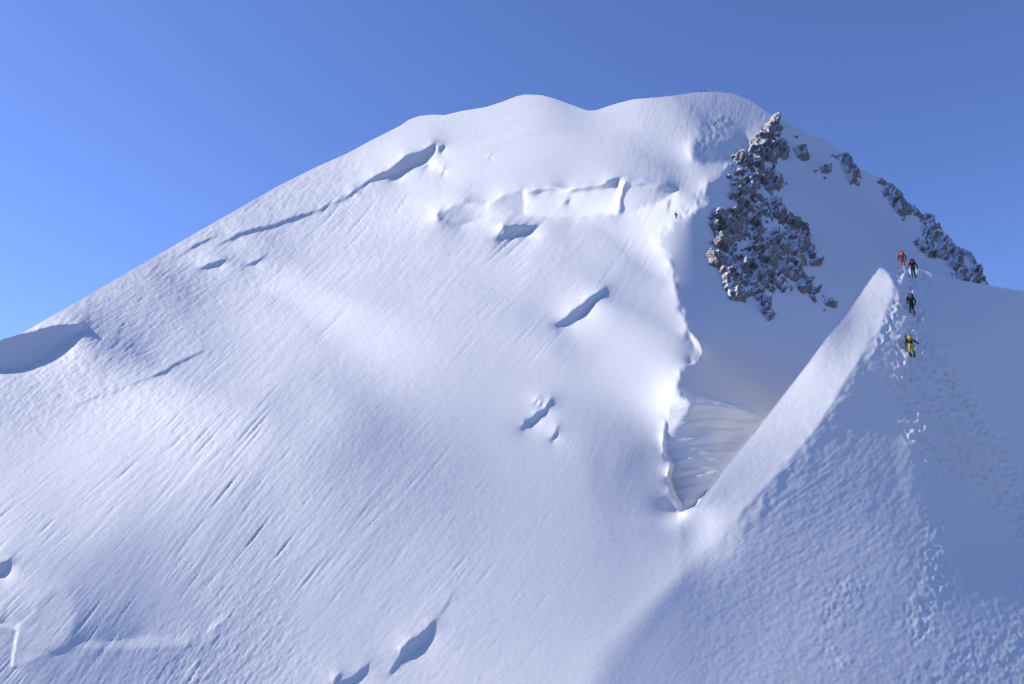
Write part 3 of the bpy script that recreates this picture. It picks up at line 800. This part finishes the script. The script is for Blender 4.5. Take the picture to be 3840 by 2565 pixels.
# ------------------------------------------------------------------ terrain sheets
def land_sheet(name, us, top, bottom, rows, W, Hm, over, label, dive=0, hidden=False, drop=.22):
    """columns run from the skyline (or brow) down; past the skyline the far side falls away"""
    s = np.linspace(0, 1, rows)[:, None]
    U = np.repeat(us[None], rows, 0)
    V = top[None] + s * (bottom[None] - top[None])
    t = np.exp(sample(W, U, V))
    P = ray(U, V) * t[..., None]
    dPu = np.gradient(P, axis=1); dPv = np.gradient(P, axis=0)
    N = nrm(np.cross(dPv, dPu))
    N *= np.sign((N * ray(U, V)).sum(-1, keepdims=True)) * -1
    # no sideways fraying of the outline: relief fades in just below it
    fade = smooth((V - top[None]) / 14)
    P = P + N * (hsample(Hm, U, V) * fade * t / FPX)[..., None]
    ext = []
    P0 = P[0]; hd = P0.copy(); hd[:, 2] = 0; hd = nrm(hd)
    slope0 = P0 - P[3]; 
    g = np.clip(slope0[:, 2] / np.maximum((slope0 * hd).sum(-1), .3), -.2, .6)
    for d in over[::-1]:
        ext.append(P0 + hd * d + np.array([0, 0, 1.0]) * (g * .35 * d - .012 * d * d / (1 + .03 * d) - drop * d)[:, None])
    Pe = np.concatenate([np.array(ext), P[:1]], 0)     # far side: vertices of its own, so the edge stays crisp
    keep = None
    if hidden:
        uu, vv = U[:-1, :-1], V[1:, :-1]
        keep = ~((uu >= SEAM - 1) & (vv > np.interp(uu, _br[:, 0], _br[:, 1]) + np.interp(uu, [SEAM, SEAM + 70, SEAM + 130, SEAM + 260], [4, 8, 60, 900])))
    pieces = [Pe]
    if dive:      # a tongue that slips under the neighbouring sheet, with vertices of its own
        Pd = P[:, :dive + 1].copy(); Pd[:, :dive] *= (1 + .004 * np.arange(dive, 0, -1))[None, :, None]
        P = P[:, dive:]
        pieces.append(Pd)
    vv_ = P.reshape(-1, 3)
    f = grid_faces(P.shape[0], P.shape[1], keep)
    for q in pieces:
        f = np.concatenate([f, grid_faces(q.shape[0], q.shape[1]) + len(vv_)]); vv_ = np.concatenate([vv_, q.reshape(-1, 3)])
    o = mesh_obj(name, vv_, f, SNOW)
    tag(o, label, None, None, 'structure')
    return o

us = np.arange(SEAM - 3024, 4320 + .1, 4.0)
land_sheet('snow_mountain', us, sky_v(us), np.full(us.shape, 3200.0), 600, W_BACK, H_BACK, [1, 3, 8, 20, 50, 120, 250], 'wide white snow slope rising to the rounded summit', hidden=True)
usf = np.arange(SEAM - 24, 4320 + .1, 4.0)
topf = np.interp(usf, _br[:, 0], _br[:, 1])
land_sheet('snow_ridge', usf, topf, np.full(usf.shape, 3200.0), 470, W_FRONT, H_FRONT, [.3, .8, 1.6, 3.0, 6.0], 'near snow ridge with a trodden track up its shaded side', dive=6, drop=1.6)
# valley floor far below, out to the horizon
def valley():
    m, t, b = new_mat('valley_ground')
    tc = t.nodes.new('ShaderNodeTexCoord')
    n = t.nodes.new('ShaderNodeTexNoise'); n.inputs['Scale'].default_value = .0004; n.inputs['Detail'].default_value = 8
    t.links.new(tc.outputs['Object'], n.inputs['Vector'])
    cr = t.nodes.new('ShaderNodeValToRGB')
    cr.color_ramp.elements[0].position = .4; cr.color_ramp.elements[0].color = (.05, .07, .05, 1)
    cr.color_ramp.elements[1].position = .62; cr.color_ramp.elements[1].color = (.32, .32, .33, 1)
    t.links.new(n.outputs[0], cr.inputs[0]); t.links.new(cr.outputs[0], b.inputs['Base Color'])
    b.inputs['Roughness'].default_value = .95
    n_ = 48; R = 120000.0
    vs_ = [(0, 0, -2600)] + [(R * math.cos(2 * math.pi * i / n_), R * math.sin(2 * math.pi * i / n_), -2600) for i in range(n_)]
    fs_ = [(0, 1 + i, 1 + (i + 1) % n_) for i in range(n_)]
    o = mesh_obj('valley_ground', vs_, fs_, m)
    tag(o, 'distant valley floor far below the mountain', None, None, 'structure')
valley()

# ------------------------------------------------------------------ rocks breaking through the snow
def land_normal(u, v, front=False):
    d = 6.0
    p = on_land(np.array([u - d, u + d, u, u]), np.array([v, v, v - d, v + d]), front)
    n = np.cross(p[3] - p[2], p[1] - p[0])
    n /= np.linalg.norm(n)
    r = ray(np.array(u), np.array(v))
    return n if n @ r < 0 else -n

def nearest_cell(X, Y, sx, sy):
    best = np.full(X.shape, 1e18); idx = np.zeros(X.shape, int)
    for k in range(len(sx)):
        d = (X - sx[k]) ** 2 + (Y - sy[k]) ** 2
        m = d < best
        best[m] = d[m]; idx[m] = k
    return idx

def block_mesh(seed):
    r = random.Random(seed)
    bm = bmesh.new()
    for _ in range(13):
        v = Vector((r.gauss(0, 1), r.gauss(0, 1), r.gauss(0, 1))).normalized()
        bm.verts.new((v.x * .5 * r.uniform(.75, 1.05), v.y * .5 * r.uniform(.75, 1.05), v.z * .5 * r.uniform(.75, 1.05)))
    res = bmesh.ops.convex_hull(bm, input=list(bm.verts))
    bmesh.ops.delete(bm, geom=list({e for e in res['geom_interior'] + res['geom_unused'] if isinstance(e, bmesh.types.BMVert)}), context='VERTS')
    me = bpy.data.meshes.new('rock')
    bm.to_mesh(me); bm.free()
    me.materials.append(ROCK)
    return me
BLOCKS = [block_mesh(100 + i) for i in range(9)]

def rock_outcrop(name, polys, n_blocks, cell, amp, label, lean=(.5, .87), blk=(9, 26)):
    pts = np.concatenate([np.array(p) for p in polys])
    u0, v0 = pts.min(0) - 24; u1, v1 = pts.max(0) + 24
    st = 3.0
    U, V = np.meshgrid(np.arange(u0, u1, st), np.arange(v0, v1, st))
    sd = np.full(U.shape, -1e9)
    for p in polys:
        sd = np.maximum(sd, poly_sd(U, V, p))
    sh = U.shape
    def nz(s1): return unit(blur(rng.standard_normal(sh), s1))
    m = sd + 5 * nz(2.2) + 6 * nz(6) + 8
    # blocks: each cell of the cliff is tilted and set off against its neighbours
    la, lb = lean
    def facets(c, a, til):
        X = (U * lb - V * la) / 1.0; Y = (U * la + V * lb) / 2.8
        ns = int((X.max() - X.min()) * (Y.max() - Y.min()) / (c * c))
        sx = rng.uniform(X.min(), X.max(), ns); sy = rng.uniform(Y.min(), Y.max(), ns)
        wx = X + c * .25 * nz(2.5); wy = Y + c * .25 * nz(2.5)
        k = nearest_cell(wx, wy, sx, sy)
        off = rng.uniform(-1, 1, ns) * a; gx = rng.normal(0, til, ns); gy = rng.normal(0, til, ns)
        return off[k] + gx[k] * (X - sx[k]) + gy[k] * (Y - sy[k]) * 2
    fac = facets(cell * 1.25, amp * .6, .42) + facets(cell * .5, amp * .28, .5) + amp * .5 * nz(9)
    X_ = U * lb - V * la
    gully = np.sin(X_ / (cell * 1.15) + 1.3 * nz(10) + .5 * nz(4))
    fac = fac - amp * .5 * smooth((gully - .75) / .25) + amp * .35 * gully
    h = -5 + smooth((m + 8) / 22) * (13.0 + np.clip(fac, -.75 * amp, amp * 1.5)) + .8 * nz(1)
    lim = sky_v(U) + 3
    Vc = np.maximum(V, lim)
    t = np.exp(sample(W_BACK, U, Vc))
    P = ray(U, Vc) * t[..., None]
    dPu = np.gradient(P, axis=1); dPv = np.gradient(P, axis=0) + 1e-6
    N = nrm(np.cross(dPv, dPu)); N *= -np.sign((N * ray(U, Vc)).sum(-1, keepdims=True))
    N = np.stack([blur(N[..., c], 4) for c in range(3)], -1); N = nrm(N)
    hw = (h * t / FPX)
    Q = P + N * hw[..., None]
    hf = np.maximum(np.maximum(h[:-1, :-1], h[1:, :-1]), np.maximum(h[:-1, 1:], h[1:, 1:]))
    keep = (hf > -2.0) & (V[1:, 1:] > lim[1:, 1:])
    f = grid_faces(sh[0], sh[1], keep)
    used = np.unique(f); remap = np.full(sh[0] * sh[1], -1); remap[used] = np.arange(len(used))
    vs_ = Q.reshape(-1, 3)[used]; fs_ = remap[f]
    base = Vector(vs_[vs_[:, 2].argmin()])
    e = bpy.data.objects.new(name, None); e.location = base; e.empty_display_size = 2
    col.objects.link(e)
    tag(e, label, 'rock')
    mesh_obj('cliff_face', vs_ - np.array(base), fs_, ROCK, e, smooth_=False)
    cand = np.argwhere((sd > 3) & (h > -1) & (V > lim + 4))
    rr = random.Random(int(u0 + v0))
    for _ in range(n_blocks):
        j, i = cand[rr.randrange(len(cand))]
        o = bpy.data.objects.new('rock', BLOCKS[rr.randrange(len(BLOCKS))])
        sc = rr.uniform(*blk) ** 1.0 * float(t[j, i]) / FPX * (1.0 if sd[j, i] > 12 else .6)
        o.scale = (sc * rr.uniform(.6, 1.1), sc * rr.uniform(.6, 1.1), sc * rr.uniform(.9, 2.2))
        o.rotation_euler = (rr.uniform(-.5, .5), rr.uniform(.1, .7), rr.uniform(0, 6.28))
        o.location = Vector(Q[j, i] - N[j, i] * sc * .1) - base
        o.parent = e
        col.objects.link(o)
    return e

rock_outcrop('rock_buttress', [c2([(800, 212), (830, 228), (855, 270), (900, 320), (940, 380), (1000, 450), (1015, 490), (960, 450), (900, 390), (860, 400), (850, 440), (800, 455), (790, 520), (800, 580), (845, 635), (780, 625),
    (770, 660), (830, 720), (850, 790), (930, 870), (985, 920), (1025, 1000), (1072, 1100), (1010, 1080), (960, 1010), (990, 1130), (1060, 1210), (1132, 1322), (1085, 1335), (1020, 1285), (950, 1215), (875, 1150), (810, 1135),
    (872, 1218), (785, 1240), (745, 1232), (792, 1372), (768, 1388), (720, 1312), (645, 1272), (620, 1305), (540, 1262), (480, 1205), (460, 1120), (400, 1065), (405, 1025), (450, 1020), (412, 955), (450, 940),
    (415, 872), (450, 790), (480, 740), (510, 700), (540, 640), (520, 600), (505, 555), (530, 500), (570, 465), (600, 400), (640, 350), (682, 310), (740, 300), (760, 250)])],
    60, 24, 15, 'large dark rocky buttress dusted with snow below the dome', blk=(7, 17))
rock_outcrop('rock_outcrop', [c2([(1050, 535), (1075, 495), (1112, 505), (1120, 540), (1085, 548)]), c2([(1130, 440), (1170, 428), (1228, 452), (1262, 500), (1292, 570), (1284, 618), (1232, 592), (1195, 535), (1150, 480)])],
    34, 16, 9, 'scattered dark rocks on the snowy skyline just right of the buttress', blk=(7, 14))
rock_outcrop('rock_outcrop', [c2([(1372, 645), (1445, 640), (1400, 600), (1422, 585), (1472, 610), (1502, 660), (1440, 668)])], 12, 13, 7, 'smallest rock patch on the right skyline with a snow gap above', blk=(7, 14))
rock_outcrop('rock_outcrop', [c2([(1450, 730), (1490, 680), (1550, 690), (1620, 740), (1680, 792), (1690, 815), (1640, 802), (1590, 790), (1550, 805), (1510, 760), (1470, 742)])], 30, 16, 9, 'middle band of dark rocks stepping down the right skyline', blk=(7, 14))
rock_outcrop('rock_outcrop', [c2([(1690, 822), (1750, 832), (1820, 912), (1862, 982), (1912, 990), (1952, 1024), (1992, 1094), (2058, 1202), (2060, 1240), (1990, 1230), (1830, 1180), (1838, 1060), (1790, 1032), (1690, 1030), (1652, 960), (1680, 900), (1660, 842)])],
    70, 20, 12, 'steep dark rock wall above the near ridge at far right', blk=(7, 16))

# ------------------------------------------------------------------ climbers
MATS = {}
def cloth(name, c, rough=.8):
    if name not in MATS:
        m, t, b = new_mat(name)
        tc = t.nodes.new('ShaderNodeTexCoord')
        n = t.nodes.new('ShaderNodeTexNoise'); n.inputs['Scale'].default_value = 14; n.inputs['Detail'].default_value = 4
        t.links.new(tc.outputs['Object'], n.inputs['Vector'])
        mx = t.nodes.new('ShaderNodeMix'); mx.data_type = 'RGBA'
        mx.inputs[6].default_value = tuple(x * .7 for x in c) + (1,); mx.inputs[7].default_value = tuple(min(1, x * 1.25) for x in c) + (1,)
        t.links.new(n.outputs[0], mx.inputs['Factor']); t.links.new(mx.outputs[2], b.inputs['Base Color'])
        b.inputs['Roughness'].default_value = rough
        MATS[name] = m
    return MATS[name]
PAL = {'black': (.012, .012, .016), 'charcoal': (.03, .03, .036), 'navy': (.012, .02, .05), 'red': (.42, .035, .025), 'dark_red': (.16, .012, .02), 'orange_red': (.55, .09, .05),
       'yellow': (.50, .42, .03), 'tan': (.33, .24, .08), 'skin': (.5, .32, .24), 'blue': (.02, .05, .14), 'metal': (.25, .25, .26), 'white': (.7, .7, .7)}
def M(k): return cloth('cloth_' + k if k not in ('skin', 'metal') else k, PAL[k], .35 if k == 'metal' else .8)

def bm_obj(name, bm, mat, parent=None, smooth_=True):
    me = bpy.data.meshes.new(name)
    bm.to_mesh(me); bm.free()
    if smooth_:
        for p in me.polygons: p.use_smooth = True
    for m_ in (mat if isinstance(mat, list) else [mat]): me.materials.append(m_)
    o = bpy.data.objects.new(name, me); o.parent = parent
    col.objects.link(o)
    return o

def tube(bm, pts, radii, seg=7):
    rings = []
    for k, p in enumerate(pts):
        p = Vector(p)
        d = (Vector(pts[min(k + 1, len(pts) - 1)]) - Vector(pts[max(k - 1, 0)])).normalized()
        q = d.to_track_quat('Z', 'Y')
        rings.append([bm.verts.new(p + q @ Vector((math.cos(2 * math.pi * i / seg) * radii[k], math.sin(2 * math.pi * i / seg) * radii[k], 0))) for i in range(seg)])
    for a, b in zip(rings[:-1], rings[1:]):
        for i in range(seg):
            bm.faces.new((a[i], a[(i + 1) % seg], b[(i + 1) % seg], b[i]))
    bm.faces.new(rings[0][::-1]); bm.faces.new(rings[-1])

def ellipsoid(bm, c, r, cut=None, seg=12):
    g = bmesh.ops.create_uvsphere(bm, u_segments=seg, v_segments=8, radius=1)
    vs_ = g['verts']
    if cut is not None:
        bmesh.ops.delete(bm, geom=[v for v in vs_ if v.co.z < cut], context='VERTS')
        vs_ = [v for v in bm.verts if v.is_valid and v in set(vs_)] if False else [v for v in bm.verts]
    for v in vs_:
        v.co = Vector((v.co.x * r[0] + c[0], v.co.y * r[1] + c[1], v.co.z * r[2] + c[2]))

def make_person(loc, yaw, J, cols, height, near, label, group=None):
    """J: joints; the body is one skinned surface grown along the bones"""
    bones = [('pelvis', 'spine', 'torso'), ('spine', 'chest', 'torso'), ('chest', 'neck', 'torso'), ('neck', 'skull', 'head'), ('skull', 'crown', 'head'), ('skull', 'nose', 'face')]
    for s in 'LR':
        bones += [('pelvis', 'hip' + s, 'thigh'), ('hip' + s, 'knee' + s, 'thigh'), ('knee' + s, 'ankle' + s, 'shin'), ('ankle' + s, 'toe' + s, 'boot'),
                  ('chest', 'sho' + s, 'torso'), ('sho' + s, 'elb' + s, 'arm'), ('elb' + s, 'wri' + s, 'arm')]
    rad = {'pelvis': (.155, .115), 'spine': (.15, .11), 'chest': (.175, .125), 'neck': (.06, .06), 'skull': (.088, .098), 'crown': (.07, .075), 'nose': (.02, .018)}
    for s in 'LR':
        rad.update({'hip' + s: (.105, .11), 'knee' + s: (.078, .08), 'ankle' + s: (.06, .062), 'toe' + s: (.05, .04), 'sho' + s: (.085, .085), 'elb' + s: (.062, .062), 'wri' + s: (.045, .045)})
    names = list(J)
    me = bpy.data.meshes.new('person_body')
    me.from_pydata([J[n] for n in names], [(names.index(a), names.index(b)) for a, b, _ in bones], [])
    tmp = bpy.data.objects.new('tmp', me); col.objects.link(tmp)
    sk = tmp.modifiers.new('skin', 'SKIN')
    if not me.skin_vertices:
        me.skin_vertices.new() if hasattr(me.skin_vertices, 'new') else None
    sv = me.skin_vertices[0].data
    for i, n in enumerate(names):
        sv[i].radius = rad[n]; sv[i].use_root = (n == 'pelvis')
    sb = tmp.modifiers.new('sub', 'SUBSURF'); sb.levels = sb.render_levels = 2 if near else 1
    dg = bpy.context.evaluated_depsgraph_get()
    body = bpy.data.meshes.new_from_object(tmp.evaluated_get(dg))
    body.name = 'body'
    bpy.data.objects.remove(tmp)
    parts = ['torso', 'arm', 'thigh', 'shin', 'boot', 'head', 'face']
    body.materials.clear()
    for p in parts: body.materials.append(M(cols[p]))
    for poly in body.polygons:
        c = poly.center; best = 1e9; bi = 0
        for a, b, p in bones:
            A, B = Vector(J[a]), Vector(J[b]); ab = B - A
            t_ = max(0, min(1, (c - A).dot(ab) / ab.length_squared))
            d = (A + ab * t_ - c).length / (max(rad[a][0], rad[b][0]) + .02)
            if d < best: best, bi = d, parts.index(p)
        poly.material_index = bi; poly.use_smooth = True
    root = bpy.data.objects.new('person', None); root.empty_display_size = .3
    root.location = loc; root.rotation_euler = (0, 0, yaw); root.scale = (height / 1.78,) * 3
    col.objects.link(root)
    tag(root, label, 'person', group)
    bo = bpy.data.objects.new('body', body); bo.parent = root; col.objects.link(bo)
    # helmet or cap over the head
    sk_, cr_ = Vector(J['skull']), Vector(J['crown'])
    bm = bmesh.new(); ellipsoid(bm, (0, 0, 0), (.118, .135, .12), cut=-.25)
    ho = bm_obj('helmet', bm, M(cols['helmet']), root); ho.location = sk_.lerp(cr_, .55); ho.rotation_euler = (-.25, 0, 0)
    if near:
        for s in (-1, 1):
            bm = bmesh.new(); bmesh.ops.create_icosphere(bm, subdivisions=1, radius=.013)
            eo = bm_obj('eye', bm, M('black'), bo); eo.location = sk_ + Vector((.034 * s, .092, .02))
        for s in 'LR':     # gloves with a palm, four fingers curled in and a thumb at the side
            w, e = Vector(J['wri' + s]), Vector(J['elb' + s])
            d = (w - e).normalized(); side = Vector((1, 0, 0)) if s == 'R' else Vector((-1, 0, 0))
            fw = Vector((0, 1, 0)); fw = (fw - d * fw.dot(d)).normalized(); lat = d.cross(fw)
            bm = bmesh.new()
            tube(bm, [w - d * .03, w + d * .03, w + d * .085], [.044, .048, .042], 8)
            for k, L_ in enumerate((.062, .075, .07, .055)):
                o = fw * ((k - 1.5) * .021)
                b0 = w + d * .075 + o
                b1 = b0 + d * L_ * .5 - side * .012; b2 = b1 + d * L_ * .25 - side * .035
                tube(bm, [b0, b1, b2], [.012, .0115, .009], 6)
            th = w + d * .035 + fw * .035
            tube(bm, [th, th + fw * .03 + d * .025, th + fw * .03 + d * .05 - side * .03], [.014, .0125, .01], 6)
            bm_obj('glove', bm, M(cols['glove']), root)
            # gaiter cuff and crampon under each boot
            a, t2 = Vector(J['ankle' + s]), Vector(J['toe' + s])
            bm = bmesh.new()
            mid = a.lerp(t2, .45); yaw_f = math.atan2(t2.x - a.x, t2.y - a.y)
            bmesh.ops.create_cube(bm, size=1)
            for v in bm.verts: v.co = Vector((v.co.x * (.10 if v.co.y > 0 else .075), v.co.y * .30, v.co.z * .03))
            for px in (-.035, .035):
                for py in (-.12, -.02, .1):
                    g = bmesh.ops.create_cone(bm, segments=4, radius1=.002, radius2=.012, depth=.035, cap_ends=True)
                    for v in g['verts']: v.co += Vector((px, py, -.03))
            co = bm_obj('crampon', bm, M('metal'), root, False); co.location = (mid.x, mid.y, min(a.z, t2.z) - .055); co.rotation_euler = (0, 0, -yaw_f)
    return root

def pose(**kw):
    J = {'pelvis': (0, 0, .95), 'spine': (0, .04, 1.14), 'chest': (0, .09, 1.34), 'neck': (0, .13, 1.50), 'skull': (0, .16, 1.62), 'crown': (0, .17, 1.70), 'nose': (0, .27, 1.60)}
    for s, k in (('L', -1), ('R', 1)):
        J.update({'hip' + s: (.10 * k, .01, .88), 'knee' + s: (.115 * k, .10 if s == 'L' else .03, .50), 'ankle' + s: (.12 * k, .04 if s == 'L' else -.10, .11), 'toe' + s: (.14 * k, .22 if s == 'L' else .08, .06),
                  'sho' + s: (.19 * k, .09, 1.41), 'elb' + s: (.28 * k, .02, 1.15), 'wri' + s: (.27 * k, .18, .95)})
    J.update(kw)
    return J

def backpack(loc, yaw, sc, J, c1_, c2_, label, axe=False):
    root = bpy.data.objects.new('backpack', None); root.empty_display_size = .2
    root.location = loc; root.rotation_euler = (0, 0, yaw); root.scale = (sc,) * 3
    col.objects.link(root); tag(root, label, 'backpack')
    a, b = Vector(J['spine']), Vector(J['neck'])
    ax = (b - a).normalized(); tilt = math.atan2(ax.y, ax.z)
    c = a.lerp(b, .48)
    def box(name, cx_, cy_, cz_, sx_, sy_, sz_, mat, bev=.04):
        bm = bmesh.new(); bmesh.ops.create_cube(bm, size=1)
        for v in bm.verts:
            v.co = Vector((v.co.x * sx_ * (1 if v.co.z < 0 else .86), v.co.y * sy_, v.co.z * sz_))
        bmesh.ops.bevel(bm, geom=list(bm.edges), offset=bev, segments=2, affect='EDGES')
        o = bm_obj(name, bm, mat, root)
        off = Matrix.Rotation(-tilt, 3, 'X') @ Vector((cx_, cy_, cz_))
        o.location = c + off; o.rotation_euler = (-tilt, 0, 0)
        return o
    box('pack_body', 0, -.23, 0, .31, .20, .44, M(c1_))
    box('pack_lid', 0, -.22, .25, .28, .22, .10, M(c2_))
    box('pocket', 0, -.34, -.08, .2, .06, .2, M(c2_), .02)
    for s in (-1, 1):
        bm = bmesh.new()
        pts = [Vector((.10 * s, -.12, .22)), Vector((.11 * s, .0, .27)), Vector((.12 * s, .13, .15)), Vector((.14 * s, .12, -.05)), Vector((.15 * s, -.05, -.17))]
        tube(bm, pts, [.02] * 5, 6)
        o = bm_obj('strap', bm, M('black'), root); o.location = c; o.rotation_euler = (-tilt, 0, 0)
    if axe:
        bm = bmesh.new()
        tube(bm, [(-.09, -.34, -.2), (-.07, -.33, .42)], [.013, .013], 6)
        tube(bm, [(-.07, -.26, .40), (-.07, -.33, .43), (-.07, -.44, .38)], [.012, .016, .006], 6)
        o = bm_obj('ice_axe', bm, M('metal'), root); o.location = c; o.rotation_euler = (-tilt, 0, 0)
    return root

def trekking_pole(loc, yaw, sc, hand, tip, label):
    root = bpy.data.objects.new('trekking_pole', None); root.empty_display_size = .1
    root.location = loc; root.rotation_euler = (0, 0, yaw); root.scale = (sc,) * 3
    col.objects.link(root); tag(root, label, 'trekking pole')
    h, t_ = Vector(hand), Vector(tip); d = (h - t_).normalized()
    bm = bmesh.new(); tube(bm, [t_, t_ + d * .08, t_.lerp(h, .5), h], [.004, .009, .011, .012], 6)
    bm_obj('shaft', bm, M('metal'), root)
    bm = bmesh.new(); tube(bm, [h - d * .09, h, h + d * .07], [.017, .021, .018], 7)
    bm_obj('grip', bm, M('black'), root)
    bm = bmesh.new(); tube(bm, [t_ + d * .075, t_ + d * .085], [.045, .04], 10)
    bm_obj('basket', bm, M('black'), root)
    return root

def foot(u, v, front, dz=0.0):
    p = on_land(np.array(float(u)), np.array(float(v)), front)
    n = land_normal(u, v, front)
    p = p + n * (hsample(H_FRONT if front else H_BACK, np.array([float(u)]), np.array([float(v)]))[0] * np.linalg.norm(p) / FPX)
    return Vector(p) + Vector((0, 0, dz))

base_cols = dict(torso='black', arm='black', thigh='black', shin='charcoal', boot='black', head='black', face='skin', helmet='black', glove='black')
def cset(**k): d = dict(base_cols); d.update(k); return d
def hscale(h): return h / 1.78

# 1: leader in red, standing just behind the brow
p = foot(3388, 997, True, -.28)
J = pose(elbL=(-.33, .0, 1.16), wriL=(-.33, .02, .92), elbR=(.32, .0, 1.17), wriR=(.31, .05, .93), kneeL=(-.1, .12, .5), ankleL=(-.1, .05, .12), kneeR=(.09, .0, .5), ankleR=(.08, -.08, .11))
make_person(p, -.15, J, cset(torso='red', arm='black', thigh='orange_red', shin='red', head='dark_red', helmet='charcoal'), 1.80, True, 'climber in red jacket and red trousers, furthest up the near ridge')
backpack(p, -.15, hscale(1.80), J, 'orange_red', 'dark_red', 'red backpack on the back of the uppermost climber in red')
# 2: dark red sleeves, blue trousers
p = foot(3428, 1044, True, -.02)
J = pose(elbL=(-.33, -.02, 1.18), wriL=(-.38, .06, .93), elbR=(.33, -.02, 1.18), wriR=(.38, .06, .92), kneeR=(.11, .13, .53), ankleR=(.15, .08, .16), toeR=(.19, .26, .12))
make_person(p, -.05, J, cset(torso='dark_red', arm='dark_red', thigh='blue', shin='charcoal', head='black', helmet='black'), 1.80, True, 'climber with dark red sleeves, black pack and blue trousers, second from the top')
backpack(p, -.05, hscale(1.80), J, 'black', 'charcoal', 'black backpack between the dark red sleeves of the second climber')
trekking_pole(p, -.05, hscale(1.80), (-.39, .14, .90), (-.36, .1, .0), 'thin pole in the left hand of the climber with dark red sleeves')
# 3: all in black
p = foot(3426, 1178, True, -.02)
J = pose(skull=(.06, .15, 1.62), crown=(.08, .16, 1.70), nose=(.1, .26, 1.6), elbL=(-.33, -.05, 1.2), wriL=(-.22, .12, 1.0), elbR=(.32, -.02, 1.16), wriR=(.33, .1, .93), kneeL=(-.09, .1, .52), kneeR=(.08, .03, .5), ankleR=(.1, -.1, .11))
make_person(p, .0, J, cset(), 1.82, True, 'climber dressed all in black, third from the top of the near ridge')
backpack(p, .0, hscale(1.82), J, 'charcoal', 'black', 'dark backpack with an ice axe on the climber in black', axe=True)
trekking_pole(p, .0, hscale(1.82), (.34, .18, .9), (.36, .22, -.02), 'thin pole in the right hand of the climber in black')
# 4: yellow trousers, right arm held out
p = foot(3424, 1341, True, -.02)
J = pose(spine=(-.03, .08, 1.13), chest=(-.07, .17, 1.32), neck=(-.1, .24, 1.46), skull=(-.12, .29, 1.57), crown=(-.13, .31, 1.65), nose=(-.12, .4, 1.53), shoL=(-.25, .16, 1.39), elbL=(-.34, .1, 1.12), wriL=(-.31, .2, .88),
         shoR=(.12, .17, 1.38), elbR=(.33, .14, 1.24), wriR=(.55, .18, 1.1), kneeL=(-.1, .12, .5), ankleL=(-.09, .03, .11), kneeR=(.09, .05, .5), ankleR=(.11, -.07, .12), toeR=(.15, .1, .08))
make_person(p, .0, J, cset(torso='black', arm='charcoal', thigh='yellow', shin='black', head='charcoal', helmet='charcoal'), 1.82, True, 'lowest climber in yellow trousers holding the right arm out')
backpack(p, .0, hscale(1.82), J, 'tan', 'tan', 'tan and yellow backpack on the lowest climber')
trekking_pole(p, .0, hscale(1.82), (-.31, .28, .85), (-.36, .25, .0), 'thin pole in the left hand of the lowest climber in yellow')
# far climbers
p = foot(2537, 822, False, -.05)
make_person(p, .3, pose(), cset(), 1.62, False, 'tiny lone climber in black on the sunny ledge of the middle ridge')
for i, (u, v, lab) in enumerate(((2678, 476, 'lowest of three tiny dark climbers on the shaded dome slope'), (2685, 467, 'middle of three tiny dark climbers on the shaded dome slope'), (2695, 459, 'highest of three tiny dark climbers on the shaded dome slope'))):
    make_person(foot(u, v, False, -.05), .4, pose(), cset(), 1.75, False, lab, 'three climbers on the dome slope')
for i, (u, dz, lab) in enumerate(((2610, -.5, 'leftmost of three tiny climbers standing on the skyline of the dome'), (2629, -.35, 'middle of three tiny climbers standing on the skyline of the dome'), (2642, -.35, 'rightmost of three tiny climbers standing on the skyline of the dome'))):
    make_person(foot(u, float(sky_v(u)) + .3, False, dz + .45), .2 * i, pose(), cset(torso='navy', arm='navy'), 1.75, False, lab, 'three climbers on the dome skyline')
